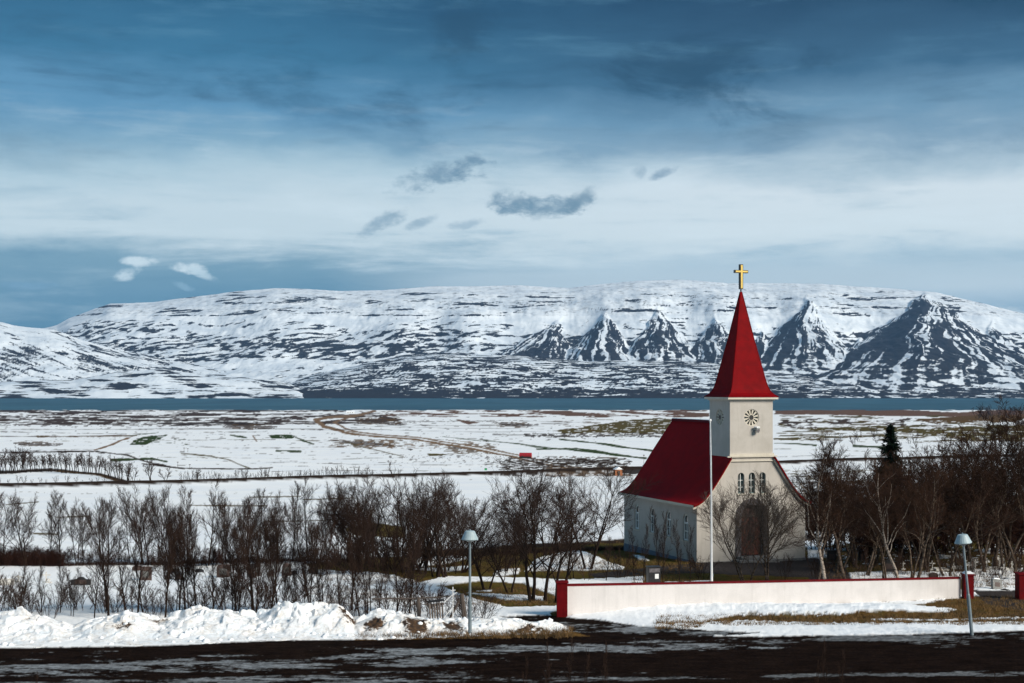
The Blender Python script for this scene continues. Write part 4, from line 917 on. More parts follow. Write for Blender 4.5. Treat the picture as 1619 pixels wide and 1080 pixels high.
    for sx, sy in ((-1, -1), (1, -1), (1, 1), (-1, 1)):
        MB().tube([(ox + sx * a, ycn + sy * a * .965, z) for a, z in sprof], .028, 5).build('hip_roll', M['spire'], root)
    for (z0, k) in ((12.9, 0), (14.6, 1), (16.2, 2)):
        a = np.interp(z0, [p[1] for p in sprof], [p[0] for p in sprof])
        MB().box(ox - a - .004, ox + a + .004, ycn - a * .965 - .004, ycn + a * .965 + .004, z0, z0 + .02).build('lap_joint', M['roof'], root)
    # cross: black body with gilded face
    x_ = bpy.data.objects.new('cross', None); COL.objects.link(x_); x_.parent = root
    zt = 18.0; hv = .115
    MB().tube([(ox, ycn, zt - .1), (ox, ycn, zt + .24)], .05, 8).build('cross_stem', M['black'], x_)
    MB().box(ox - hv, ox + hv, ycn - .11, ycn + .11, zt + .2, zt + 1.88).box(ox - .50, ox - hv - .002, ycn - .11, ycn + .11, zt + 1.29, zt + 1.49).box(ox + hv + .002, ox + .50, ycn - .11, ycn + .11, zt + 1.29, zt + 1.49).build('cross_body', M['black'], x_)
    MB().box(ox - .065, ox + .065, ycn - .135, ycn - .112, zt + .25, zt + 1.83).box(ox - .45, ox - .067, ycn - .135, ycn - .112, zt + 1.335, zt + 1.445).box(ox + .067, ox + .45, ycn - .135, ycn - .112, zt + 1.335, zt + 1.445).build('gilding', M['gold'], x_)
    # horn loudspeaker under the front rose window
    ls = bpy.data.objects.new('loudspeaker', None); COL.objects.link(ls); ls.parent = root; ls.location = (ox + .20, ty - .02, 8.70); ls.rotation_euler = (0, 0, R(28)); ls.scale = (.72, .72, .72)
    m = MB(); m.tube([(0, 0, 0), (0, -.16, 0), (0, -.34, -.02), (0, -.44, -.03)], [.07, .10, .19, .27], 14).build('horn', M['opal'], ls)
    MB().tube([(0, -.443, -.03), (0, -.30, -.02)], [.235, .05], 14).build('horn_mouth', M['stone'], ls)
    MB().box(-.05, .05, -.02, .06, -.2, .12).build('bracket', M['steel'], ls)
    MB().prism([(-.27, .22), (.27, .22), (.24, .30), (-.24, .30)], -.45, -.12).build('snow_cap', M['snowcap'], ls)
    # downpipe at the left corner and rear chimney
    MB().tube([(-.06, .25, 3.6), (-.06, .25, .1)], .035, 8).build('downpipe', M['trim'], root) if 0 else None
build_church()
print('church', round(time.time() - T0, 1))

# ------------------------------------------------------------------ yard wall with red gateposts
def build_yard_wall():
    A = gp(897, 970); Bp = gp(1522, 951)
    A = at(897, 970, 64.5); B = at(1520, 951, 72.0)
    root = thing('yard_wall', 'long low white yard wall with thin red coping in front of the church', 'wall', A)
    n = 40; P = []
    for i in range(n + 1):
        t = i / n; p = A.lerp(B, t); p.y += 1.1 * math.sin(math.pi * t) * 0 + .8 * max(0, t - .9) ** 1.5 * 12 * .35
        top = -(926 + (914.5 - 926) * t - HY) / FPX * p.y
        P.append((p, top))
    def strip(off0, off1, zt0, zt1, name, mat, b0=None):
        m = MB(); vs = []; fs = []
        for p, top in P:
            x, y = p.x - A.x, p.y - A.y; bot = (p.z - A.z - .6) if b0 is None else top - A.z + b0
            zt = top - A.z + zt1
            vs += [(x, y + off0, bot), (x, y + off0, zt), (x, y + off1, zt), (x, y + off1, bot)]
        for i in range(n):
            for k in range(4): fs.append((4 * i + k, 4 * i + (k + 1) % 4, 4 * i + 4 + (k + 1) % 4, 4 * i + 4 + k))
        fs += [(0, 1, 2, 3), (4 * n + 3, 4 * n + 2, 4 * n + 1, 4 * n)]
        m.add(vs, fs); m.build(name, mat, root)
    strip(0, .28, 0, -.02, 'wall_body', M['yardwall'])
    strip(-.03, .30, 0, .05, 'coping', M['redpost'], b0=-.019)
    def post(px, pyb, pyt, d, wpx, label, cx0=None):
        p = at(px, pyb, d); h = (pyb - pyt) / FPX * d; w_ = wpx / FPX * d
        r_ = thing('gate_post', label, 'gate post', (p.x, p.y, p.z))
        MB().box(-w_ / 2, w_ / 2, -w_ * .5, w_ * .5, -.5, h - .09).build('post_body', M['redpost'], r_, bevel=.015)
        m = MB(); a = w_ / 2 + .045
        m.add([(-a, -a, h - .088), (a, -a, h - .088), (a, a, h - .088), (-a, a, h - .088), (-a, -a, h - .03), (a, -a, h - .03), (a, a, h - .03), (-a, a, h - .03), (0, 0, h + .03)],
              [(3, 2, 1, 0), (0, 1, 5, 4), (1, 2, 6, 5), (2, 3, 7, 6), (3, 0, 4, 7), (4, 5, 8), (5, 6, 8), (6, 7, 8), (7, 4, 8)]).build('post_cap', M['redpost'], r_)
        return r_
    post(888.5, 971, 918, 64.3, 17, 'square red gatepost at the left end of the white yard wall')
    q = post(1530, 951, 906.5, 72.1, 15, 'square red gatepost with a snow cap at the right end of the white wall')
    MB().prism([(-.24, 1.42), (.26, 1.42), (.2, 1.5), (-.12, 1.52)], -.2, .2).build('snow_cap', M['snowcap'], q)
    post(1618, 952, 905, 72.0, 20, 'square red gatepost at the right edge of the picture')
build_yard_wall()

# ------------------------------------------------------------------ lamp posts, flagpole, sign box
def lamp(px, pyb, pyt, d, lean, label):
    p = at(px, pyb, d); h = (pyb - pyt) / FPX * d
    r_ = thing('street_lamp', label, 'street lamp', p - Vector((0, 0, .1)), rot=(0, lean, 0), group='street lamps along the road')
    MB().tube([(0, 0, -.3), (0, 0, 1.45), (0, 0, 1.5)], [.075, .072, .055], 12).build('lower_pole', M['steel'], r_, smooth=False)
    MB().tube([(0, 0, 1.49), (0, 0, h - .5)], [.053, .042], 12).build('upper_pole', M['steel'], r_)
    MB().lathe([(.05, h - .50), (.07, h - .46), (.17, h - .41), (.19, h - .37)], 16).build('lens', M['opal'], r_)
    MB().lathe([(.20, h - .372), (.335, h - .37), (.345, h - .345), (.20, h - .03), (.17, h - .01), (.03, h), (.01, h + .0)], 22).build('lamp_shade', M['shade'], r_)
    MB().lathe([(.035, h), (.03, h + .05), (.005, h + .06)], 10).build('finial', M['steel'], r_)
    return r_
lamp(743, 1001, 835, 57.6, 0, 'upright grey lamp post with conical shade standing by the snow bank')
lamp(1536, 993, 840, 57.8, -R(5.4), 'leaning grey lamp post with conical shade before the right gateposts')
def flagpole():
    d = 74.5; p = at(1125.2, 940, d); h = (940 - 665) / FPX * d
    r_ = thing('flagpole', 'tall slim white flagpole standing bare between yard wall and church', 'flagpole', p)
    MB().tube([(0, 0, -.3), (0, 0, h * .3), (-.02, 0, h * .6), (-.075, 0, h)], [.068, .06, .05, .026], 12).build('pole', M['white'], r_)
    MB().lathe([(.005, h - .06), (.06, h - .03), (.075, h + .02), (.05, h + .07), (.005, h + .09)], 12, -.075, 0).build('knob', M['white'], r_)
    MB().tube([(.06, -.05, .9), (-.03, -.06, h - .1)], .006, 4).build('halyard', M['steel'], r_)
    MB().box(.05, .09, -.04, .02, .95, 1.1).build('cleat', M['steel'], r_)
flagpole()
def sign_box():
    d = 72.5; p = at(1033, 938, d); w_ = 20 / FPX * d; h = (938 - 895) / FPX * d
    r_ = thing('notice_pillar', 'dark brown pillar box with small white notice behind the wall', 'pillar', p, R(12))
    MB().box(-w_ / 2, w_ / 2, -.2, .2, -.3, h - .05).build('cabinet', M['wood_dark'] if 'wood_dark' in M else M['granite_dark'], r_, bevel=.01)
    MB().box(-w_ / 2 - .03, w_ / 2 + .03, -.23, .23, h - .048, h).build('lid', M['granite_dark'], r_)
    MB().box(.02, .22, -.212, -.203, h - .62, h - .38).build('notice', M['white'], r_)
    MB().box(-w_ / 2 + .04, w_ / 2 - .04, -.206, -.202, h - .30, h - .10).build('door_panel', M['stone'], r_)
sign_box()

# ------------------------------------------------------------------ graves
def headstone(px, pyb, wpx, hpx, d, mat, shape, label, lean=0, rz=0, tilt=0):
    p = gp(px, pyb) if not (px == 1576) else at(px, pyb, d); d = p.y; W_ = wpx / FPX * d; H_ = hpx / FPX * d
    r_ = thing('gravestone', label, 'gravestone', p - Vector((0, 0, .03)), rot=(tilt, lean, rz)); r_['group'] = 'gravestones in the churchyard'
    a = W_ / 2
    if shape == 'arch': q = [(-a, 0), (a, 0)] + [(a * math.cos(t), H_ - a * .55 + a * .55 * math.sin(t)) for t in np.linspace(0, math.pi, 11)]
    elif shape == 'point': q = [(-a, 0), (a, 0), (a, H_ * .55), (a * .55, H_ * .85), (0, H_), (-a * .55, H_ * .85), (-a, H_ * .55)]
    elif shape == 'wide': q = [(-a * .92, 0), (a * .92, 0), (a, H_ * .45), (a * .98, H_ * .72), (a * .45, H_ * .78), (a * .2, H_), (-a * .2, H_), (-a * .45, H_ * .78), (-a * .98, H_ * .72), (-a, H_ * .45)]
    elif shape == 'rough': q = [(-a, 0), (a, 0), (a * .95, H_ * .5), (a * .7, H_ * .9), (a * .1, H_), (-a * .6, H_ * .92), (-a * .9, H_ * .5)]
    elif shape == 'slope': q = [(-a, 0), (a, 0), (a, H_ * .85), (a * .8, H_), (-a * .7, H_ * .96), (-a, H_ * .8)]
    else: q = [(-a, 0), (a, 0), (a, H_), (-a, H_)]
    MB().prism(q, -.07, .09).build('slab', mat, r_, bevel=.008)
    MB().box(-a * 1.15, a * 1.15, -.16, .18, -.35, .06).build('base', M['granite_grey'] if mat != M['marble'] else M['marble'], r_)
    if hpx > 12: 
        sq = [(x * .55, H_ * .30 + (z / H_) * H_ * .4) for x, z in [(-a, 0), (a, 0), (a, H_), (-a, H_)]]
        MB().prism(sq, -.076, -.071).build('inscription_panel', M['granite_brown'] if mat != M['granite_brown'] else M['granite_grey'], r_)
    if hpx < 20 and d > 75: MB().prism([(-a * .8, H_ - .01), (a * .8, H_ - .01), (a * .5, H_ + .05), (-a * .5, H_ + .06)], -.06, .08).build('snow_cap', M['snowcap'], r_) if shape == 'box' else None
    return r_
def cross(px, pyb, hpx, wpx, d, mat, label, base=True, th=.06):
    p = gp(px, pyb); d = p.y; H_ = hpx / FPX * d; a = wpx / FPX * d / 2
    r_ = thing('grave_cross', label, 'grave cross', p, group='white grave crosses in the churchyard')
    MB().box(-th / 2, th / 2, -th / 2, th / 2, -.3, H_).box(-a, -th / 2 - .001, -th / 2, th / 2, H_ * .66, H_ * .66 + th * 1.1).box(th / 2 + .001, a, -th / 2, th / 2, H_ * .66, H_ * .66 + th * 1.1).build('cross_bars', mat, r_)
    if base: MB().box(-.15, .15, -.12, .12, -.2, .09).build('base', mat, r_)
    return r_
G = M
for a in [(10, 926, 24, 12, 80, M['marble'], 'box', 'pale low stone at the left edge of the picture'), (128, 927, 32, 15, 80.5, M['granite_dark'], 'wide', 'wide black gravestone with raised centre on the left snow'),
          (231, 918, 17, 24, 83, M['granite_brown'], 'box', 'tall brown gravestone behind the big double stemmed tree'), (217, 902, 16, 10, 88, M['granite_brown'], 'arch', 'low brown gravestone up by the dark hedge line'),
          (275, 905, 18, 9, 86, M['granite_dark'], 'arch', 'small dark round topped stone, back one of three'), (283, 918, 14, 14, 83, M['granite_dark'], 'rough', 'dark rough square stone, front right of three'), (266, 917, 12, 8, 83.3, M['granite_dark'], 'slope', 'tiny dark stone, front left of three'),
          (315, 905, 14, 8, 85.5, M['granite_dark'], 'arch', 'small rounded grey stone with snow below it'), (353, 914, 20, 23, 83.5, M['granite_brown'], 'slope', 'broad reddish brown gravestone with sloping top'),
          (396, 914, 11, 23, 84, M['granite_dark'], 'box', 'upright dark gravestone, left one of a close pair'), (407, 912, 9, 22, 84.4, M['granite_brown'], 'box', 'upright brown gravestone, right one of a close pair'), (429, 914, 13, 14, 83.5, M['granite_grey'], 'point', 'pointed grey brown gravestone with light rim'),
          (453, 912, 16, 23, 83.5, M['granite_brown'], 'rough', 'tall rough boulder gravestone with small stone beside it'), (464, 910, 13, 8, 82.9, M['granite_dark'], 'rough', 'squat dark stone leaning on the boulder gravestone'), (496, 909, 15, 12, 84.5, M['granite_dark'], 'arch', 'dark squarish stone at the right of the left graves')]: headstone(*a)
headstone(1315, 888, 15, 20, 87, M['granite_dark'], 'box', 'square dark gravestone right of the church corner'); headstone(1363, 886, 13, 16, 88, M['granite_dark'], 'arch', 'dark rounded gravestone between the birch trunks')
headstone(1575, 897, 12, 17, 86, M['marble'], 'arch', 'broad white gravestone far behind the right gatepost'); headstone(1576, 932, 18, 17, 77, M['granite_grey'], 'box', 'grey gravestone leaning back in the snow by the soil mound', lean=R(8), tilt=R(-12), rz=R(20))
headstone(1537, 902, 6, 22, 85, M['granite_grey'], 'point', 'slim grey pillar stone behind the right gatepost'); headstone(1586, 899, 6, 18, 86.5, M['granite_grey'], 'point', 'slim grey pillar stone right of the white gravestone'); headstone(1406, 906, 20, 22, 82, M['granite_dark'], 'rough', 'large dark boulder stone just over the yard wall'); headstone(1476, 916, 14, 12, 79, M['granite_brown'], 'arch', 'brown rounded stone just over the yard wall')
for a in [(29, 921, 12, 12, 81, 'tiny white cross beside the pale stone at far left'), (73, 922, 18, 14, 81, 'white wooden cross on the left snow'), (77, 923, 8, 6, 80.6, 'stubby white cross in front of the taller left one'), (1474, 903, 15, 9, 83, 'thin white cross leftmost behind the leaning lamp'),
          (1428, 902, 14, 9, 83.5, 'white cross among the birch stems'), (1508, 912, 22, 7, 80, 'tall thin white cross just left of the leaning lamp'), (1532, 906, 16, 9, 83.5, 'thin white cross behind the snow capped gatepost'), (1542, 902, 17, 10, 84.4, 'white cross right of the slim pillar stone'),
          (1560, 903, 20, 10, 85, 'brownish white cross left of the white gravestone'), (1587, 912, 20, 9, 81.5, 'tall white cross right of the white gravestone'), (1504, 882, 12, 8, 92, 'distant pale cross under the trees'), (1526, 880, 11, 8, 95, 'smallest distant cross under the trees'), (1600, 902, 14, 8, 84, 'white cross nearest the right picture edge'), (517, 911, 14, 10, 84, 'small brown cross at the end of the left graves')]:
    cross(a[0], a[1], a[2], a[3], a[4], M['marble'] if a[0] != 517 else M['granite_brown'], a[5])
for px, py, wv, d, lab in [(1487, 903, 20, 83, 'white grave kerb on the grass, leftmost'), (1512, 900, 22, 84, 'white grave kerb behind the leaning lamp'), (1506, 883, 36, 92, 'long pale grave kerb under the trees'), (1567, 901, 26, 84.5, 'white grave kerb before the white gravestone'), (1594, 903, 22, 83.5, 'white grave kerb at the right picture edge')]:
    p = gp(px, py); d = p.y; a = wv / FPX * d / 2; r_ = thing('grave_kerb', lab, 'grave kerb', p, group='grave kerbs')
    for q in ((-a, a, -.45, -.33), (-a, a, .33, .45), (-a, -a + .12, -.328, .328), (a - .12, a, -.328, .328)): MB().box(*q, -.2, .13).build('kerb_stone', M['marble'], r_)
def mound():
    p = at(1588, 942, 76.5); pts = 26; V = []; F = []
    X_, Y_ = np.meshgrid(np.linspace(-.75, .75, pts), np.linspace(-.5, .5, pts)); r = (X_ / .7) ** 2 + (Y_ / .45) ** 2
    Z_ = .48 * np.exp(-r * 1.6) + .07 * fbm(X_ * 5, Y_ * 5, 3, 7) - .08
    o = link('soil_mound', mesh_np('soil_mound', np.stack([X_, Y_, Z_], -1).reshape(-1, 3), grid_faces(pts, pts), M['soil'], True)); o.location = p
    tag(o, 'heap of dark soil on the snow between the right gateposts', 'soil heap')
mound()

# ------------------------------------------------------------------ broken fence and slatted gate left of the lamp
def fence_bits():
    d = 62.0
    def P(px, py, dd=d): return at(px, py, dd)
    r_ = thing('wooden_fence', 'old grey wooden fence with a leaning brace left of the lamp post', 'fence', P(700, 985)); o = r_.location.copy()
    for (x0, y0, x1, y1, rr) in ((663, 985, 661, 944, .09), (736, 990, 730, 939, .11)):
        MB().tube([P(x0, y0) - o, P(x1, y1) - o], [rr, rr * .9], 7).build('post', M['wood'], r_)
    for (a, b, rr) in (((588, 947), (663, 946), .035), ((663, 946), (700, 944), .035), ((700, 943), (732, 942), .03), ((711, 978), (729, 944), .055), ((664, 955), (690, 958), .02)):
        MB().tube([P(*a) - o, P(*b) - o], rr, 6).build('rail', M['wood'], r_)
    g = thing('slatted_gate', 'short weathered slatted gate panel stuck in the snow bank', 'gate', P(690, 984, 61.4)); o = g.location.copy()
    for k in range(6):
        x = 680.5 + k * 4.0; t_ = k * .35
        MB().tube([P(x, 984, 61.4) - o, P(x - 1.4, 955 - t_, 61.4) - o], .034, 4).build('slat', M['slat'] if k % 2 == 0 else M['wood'], g)
    for yy, mt in ((957, 'wood'), (951, 'granite_dark')): MB().tube([P(676, yy + .5, 61.45) - o, P(702, yy - 2.5, 61.45) - o], .05, 5).build('gate_rail', M[mt], g)
    w_ = thing('white_pipe_frame', 'bent white pipes sticking up between fence brace and slatted gate', 'pipe frame', P(716, 980, 61.6)); o = w_.location.copy()
    for a, b in (((716, 978), (716, 928)), ((702, 952), (716, 940)), ((716, 940), (722, 937)), ((712, 934), (720, 933)), ((703, 975), (716, 960))):
        MB().tube([P(*a, 61.6) - o, P(*b, 61.6) - o], .022, 6).build('pipe', M['white'], w_)
fence_bits()

# ------------------------------------------------------------------ huts on the plain
def hut_red():
    p = gp(831, 724); s = p.y / FPX
    r_ = thing('red_hut', 'small red shed with rounded roof beside the farm track', 'hut', p, R(-8))
    w_ = 9.5 * s; h = 5.0 * s; dp = 5 * s
    q = [(-dp, -.5), (dp, -.5), (dp, h)] + [(dp * math.cos(t), h + 3.6 * s * math.sin(t)) for t in np.linspace(.2, math.pi - .2, 7)] + [(-dp, h)]
    MB().prism(q, -w_, w_, 'x').build('hut_body', M['hutred'], r_)
    MB().box(w_ - .3, w_ + .1, -dp * .5, dp * .3, 0, h * .9).build('door', M['hutwood'], r_)
    MB().box(-w_, w_, -dp - .15, -dp - .02, -.3, .8).build('plinth', M['soil'], r_)
    MB().box(-w_ * .6, -w_ * .3, -dp - .1, -dp - .01, h * .35, h * .75).build('window', M['glass'], r_)
def hut_brown():
    p = gp(977, 752); s = p.y / FPX
    r_ = thing('brown_hut', 'small orange brown wooden hut with white roof by the road', 'hut', p, R(14))
    w_ = 6 * s; h = 10 * s
    MB().box(-w_, w_, -w_ * .8, w_ * .8, -.4, h).build('hut_body', M['hutwood'], r_)
    MB().prism([(-w_ * 1.15, h), (w_ * 1.15, h), (0, h + 4 * s)], -w_ * .95, w_ * .95).build('roof', M['snowcap'], r_)
    MB().box(-w_ * .35, w_ * .35, -w_ * .84, -w_ * .81, 0, h * .8).build('door', M['wood'], r_)
    MB().box(-w_ * 1.001 - .02, -w_ - .001, -w_ * .3, w_ * .3, h * .4, h * .7).build('window', M['glass'], r_)
def hut_side():
    p = gp(1022, 741); s = p.y / FPX
    r_ = thing('dark_shed', 'dark low shed peeping out behind the church roof', 'shed', p, R(10))
    MB().box(-5 * s, 5 * s, -4 * s, 4 * s, -.4, 5 * s).build('shed_body', M['granite_brown'], r_)
    MB().prism([(-6 * s, 5 * s), (6 * s, 5 * s), (0, 8 * s)], -4.5 * s, 4.5 * s).build('roof', M['granite_dark'], r_)
def farm():
    p = gp(554, 653.5); s = p.y / FPX
    r_ = thing('white_farmhouse', 'distant white farmhouse on the shore where the track ends', 'farmhouse', p)
    MB().box(-6 * s, 6 * s, -3 * s, 3 * s, -1, 2.4 * s).build('house_wall', M['white'], r_)
    MB().prism([(-3.2 * s, 2.4 * s), (3.2 * s, 2.4 * s), (0, 4.4 * s)], -6.4 * s, 6.4 * s, 'x').build('roof', M['snowcap'], r_)
    for k in (-1, 0, 1): MB().box(k * 3.4 * s - .6 * s, k * 3.4 * s + .6 * s, -3 * s - .1, -3 * s - .02, .6 * s, 1.6 * s).build('window', M['glass'], r_)
hut_red(); hut_brown(); hut_side(); farm()
for i, (px, py, h) in enumerate([(1018, 742, 24), (291, 715, 7), (297, 715, 6), (281, 737, 8), (300, 741, 7)]):
    p = gp(px, py); r_ = thing('utility_pole', ['thin pole with crossarm beside the church roof', 'left pole of the pair in the far field', 'right pole of the pair in the far field', 'short pole at the end of the left tree belt', 'stake on the far ditch line'][i], 'pole', p)
    s = p.y / FPX; MB().tube([(0, 0, -.5), (0, 0, h * s)], .28 * s, 5).build('pole', M['wood'], r_)
    MB().box(-1.4 * s, 1.4 * s, -.1, .1, h * s * .9, h * s * .9 + .2).build('crossarm', M['wood'], r_)
p = gp(768, 743); r_ = thing('green_bin', 'tiny bright green box on the snowy field', 'box', p); s = p.y / FPX
MB().box(-2 * s, 2 * s, -1 * s, 1 * s, -.2, 3 * s).build('bin_body', pmat('green_paint', (.02, .30, .10), .6), r_); MB().box(-2.1 * s, 2.1 * s, -1.1 * s, 1.1 * s, 3 * s, 3.4 * s).build('lid', M['granite_dark'], r_)

# ------------------------------------------------------------------ trees
class Tubes:
    def __init__(s): s.v = []; s.f = []; s.n = 0
    def add(s, P, Rr, k):
        P = np.asarray(P); n = len(P); d = np.gradient(P, axis=0); d /= np.linalg.norm(d, axis=1)[:, None] + 1e-9
        ref = np.array([.31, .95, .02]); a = np.cross(d, ref); a /= np.linalg.norm(a, axis=1)[:, None] + 1e-9; b = np.cross(d, a)
        t = np.arange(k) * 2 * np.pi / k
        ringv = P[:, None, :] + (a[:, None, :] * np.cos(t)[None, :, None] + b[:, None, :] * np.sin(t)[None, :, None]) * np.asarray(Rr)[:, None, None]
        s.v.append(ringv.reshape(-1, 3)); i = np.arange(n * k).reshape(n, k) + s.n; j = np.roll(i, -1, 1)
        s.f.append(np.stack([i[:-1], j[:-1], j[1:], i[1:]], -1).reshape(-1, 4)); s.n += n * k
    def mesh(s, name, mat): return mesh_np(name, np.concatenate(s.v), np.concatenate(s.f), mat, True)
def make_tree(seed, H, stems=1, lean=.12, first=.3, n1=9, n2=6, n3=6, ang=.7, up=.35, l1=.45, l2=.45, l3=.5, r0=.10, tw=.007, curv=.10, matt=None, matc=None, ball=0.0):
    """bare tree as two meshes: trunk with main limbs, and crown of branches and twigs"""
    rg = np.random.RandomState(seed); tr = Tubes(); cr = Tubes()
    def grow(p, d, L, ra, rb, seg, upk, wob):
        pts = [p.copy()]; rr = [ra]
        for i in range(seg):
            d = d + rg.normal(0, wob, 3) + np.array([0, 0, upk / seg]); d /= np.linalg.norm(d)
            p = p + d * L / seg; pts.append(p.copy()); rr.append(ra + (rb - ra) * (i + 1) / seg)
        return np.array(pts), np.array(rr)
    def child_dir(d, a):
        r = rg.normal(0, 1, 3); r -= d * r.dot(d); r /= np.linalg.norm(r) + 1e-9
        return d * math.cos(a) + r * math.sin(a)
    def pick(pts, t):
        x = t * (len(pts) - 1); i = min(int(x), len(pts) - 2); f = x - i
        d = pts[i + 1] - pts[i]; return pts[i] * (1 - f) + pts[i + 1] * f, d / (np.linalg.norm(d) + 1e-9), i
    for s in range(stems):
        a = rg.uniform(0, 6.283); ln = lean * rg.uniform(.4, 1.3) * (1 if stems > 1 else .6)
        d = np.array([math.cos(a) * ln, math.sin(a) * ln, 1.0]); d /= np.linalg.norm(d)
        Hs = H * rg.uniform(.78, 1.0) * .93 if stems > 1 else H * .95
        base = np.array([math.cos(a), math.sin(a), 0]) * (.10 * stems ** .5 if stems > 1 else 0) + np.array([0, 0, -.25])
        k = 1.0 / math.sqrt(stems) if stems > 1 else 1.0
        P0, R0 = grow(base, d, Hs, r0 * (k * .3 + .7 * k), .010, 10, .12, curv * .55)
        R0[0] *= 1.35; tr.add(P0, R0, 7)
        for i in range(n1):
            t = first + (1 - first) * (i + rg.uniform(.1, .9)) / n1; p, dd, ii = pick(P0, t)
            L1 = H * l1 * (1.12 - t * .62 if stems > 1 or ball else 1.18 - t * .78) * rg.uniform(.7, 1.2)
            if ball: L1 *= .6 + .8 * math.sin(math.pi * min(1, (t - first) / (1 - first) * .8 + .15))
            P1, R1 = grow(p, child_dir(dd, ang * rg.uniform(.6, 1.25)), L1, max(R0[ii] * .5, .012), .006, 7, up, curv)
            (tr if R1[0] > .014 else cr).add(P1, R1, 5)
            for j in range(n2):
                t2 = .15 + .85 * (j + rg.uniform(0, 1)) / n2; p2, d2, i2 = pick(P1, t2)
                L2 = L1 * l2 * (1.25 - t2 * .7) * rg.uniform(.6, 1.2)
                P2, R2 = grow(p2, child_dir(d2, .65 * rg.uniform(.6, 1.3)), L2, max(R1[i2] * .45, tw * 1.1), tw * .7, 4, up * .8, curv * 1.2)
                cr.add(P2, R2, 3)
                for q in range(n3):
                    t3 = .1 + .9 * (q + rg.uniform(0, 1)) / n3; p3, d3, i3 = pick(P2, t3)
                    L3 = max(L2 * l3, .22) * rg.uniform(.6, 1.3)
                    P3, R3 = grow(p3, child_dir(d3, .6 * rg.uniform(.6, 1.3)), L3, tw, tw * .45, 2, up * .6, curv)
                    cr.add(P3, R3, 3)
    return tr.mesh('trunk', matt or M['bark']), cr.mesh('crown', matc or M['twig'])
def plant(name, meshes, loc, H, Hm, rz, label, cat, group, wide=1.0, rot=(0, 0)):
    r_ = thing(name, label, cat, loc, group=group, rot=(rot[0], rot[1], rz)); k = H / Hm; r_.scale = (k * wide, k * wide, k)
    link('trunk', meshes[0], r_); link('crown', meshes[1], r_)
    return r_
UP = [make_tree(10 + i, 5, stems=[1, 2, 1, 3, 2, 1][i], lean=.20, first=.24, n1=18 if i % 2 == 0 else 11, n2=9, n3=9, ang=.72, up=.62, l1=.43, l2=.44, r0=.066, tw=.006, curv=.10) for i in range(6)]
CL = [make_tree(30 + i, 7, stems=[4, 3, 5, 2][i], lean=.46, first=.24, n1=10, n2=8, n3=8, ang=.75, up=.46, l1=.38, l2=.46, r0=.15, tw=.0075, curv=.15) for i in range(4)]
SP = [make_tree(40 + i, 6.5, stems=[2, 1, 3][i], lean=.34, first=.22, n1=[13, 20, 10][i], n2=10, n3=10, ang=.85, up=.40, l1=.46, l2=.46, r0=.14, tw=.0075, curv=.17, ball=1) for i in range(3)]
BI = [make_tree(50 + i, 8, stems=[1, 2, 2, 1][i], lean=.30, first=.30, n1=[16, 10, 10, 17][i], n2=9, n3=10, ang=.66, up=.34, l1=.42, l2=.44, r0=.105, tw=.0095, curv=.17, matt=[M['birch'], M['birchdim'], M['birchdim'], M['birchdim']][i], matc=M['twigright']) for i in range(4)]
FB = [make_tree(60 + i, 5.4, stems=[3, 2][i], lean=.36, first=.16, n1=[11, 16][i], n2=10, n3=9, ang=[.80, .78][i], up=.42, l1=.50, l2=.46, r0=.085, tw=.0072, curv=.13, matt=M['birchdim'], matc=pmat('church_tree_twig', (.11, .078, .058), .85, col2=(.05, .034, .025)), ball=1) for i in range(2)]
SH = [make_tree(70 + i, 2.4, stems=[7, 9, 5, 8][i], lean=.42, first=.15, n1=5, n2=4, n3=3, ang=.4, up=.25, l1=.4, l2=.45, r0=.032, tw=.006, curv=.10, matt=M['twig'], matc=M['twig']) for i in range(4)]
SHR = [make_tree(76 + i, 2.4, stems=8, lean=.5, first=.10, n1=7, n2=5, n3=4, ang=.5, up=.25, l1=.4, l2=.45, r0=.03, tw=.009, curv=.14, matt=M['twigred'], matc=M['twigred']) for i in range(2)]
SA = [make_tree(80 + i, 4, stems=[1, 2, 1, 1][i], lean=.10, first=.15, n1=15, n2=7, n3=6, ang=.5, up=.45, l1=.36, l2=.4, r0=.05, tw=.006, curv=.09) for i in range(4)]
FT = [make_tree(90 + i, 8, stems=[1, 2, 2][i], lean=.22, first=.25, n1=9, n2=5, n3=4, ang=.6, up=.35, l1=.42, l2=.45, r0=.22, tw=.035, curv=.16) for i in range(3)]
FS = [make_tree(95 + i, 4, stems=5, lean=.35, first=.10, n1=5, n2=4, n3=0, ang=.5, up=.35, l1=.42, l2=.45, r0=.08, tw=.03, curv=.14) for i in range(2)]
rnd = random.Random(11)
def ordn(i):
    u = ['first', 'second', 'third', 'fourth', 'fifth', 'sixth', 'seventh', 'eighth', 'ninth', 'tenth', 'eleventh', 'twelfth', 'thirteenth', 'fourteenth', 'fifteenth', 'sixteenth', 'seventeenth', 'eighteenth', 'nineteenth']
    if i < 19: return u[i]
    t_, k = divmod(i + 1, 10); T_ = ['twenty', 'thirty', 'forty', 'fifty', 'sixty'][t_ - 2]
    return (T_[:-1] + 'ieth') if k == 0 else T_ + '-' + u[k - 1]
def tree_at(name, lib, Hm, px, pyb, pyt, label, cat, group, d=None, wide=1.0, rz=None, rot=(0, 0), vi=None):
    if d is None: p = gp(px, pyb)
    else: x = (px - CX) / FPX * d; p = Vector((x, d, gz(x, d)))
    H = ((HY - pyt) / FPX * p.y) - p.z
    k = rnd.randrange(len(lib)) if vi is None else vi
    return plant(name, lib[k], p, H, Hm, rnd.uniform(0, 6.28) if rz is None else rz, label, cat, group, wide, rot)
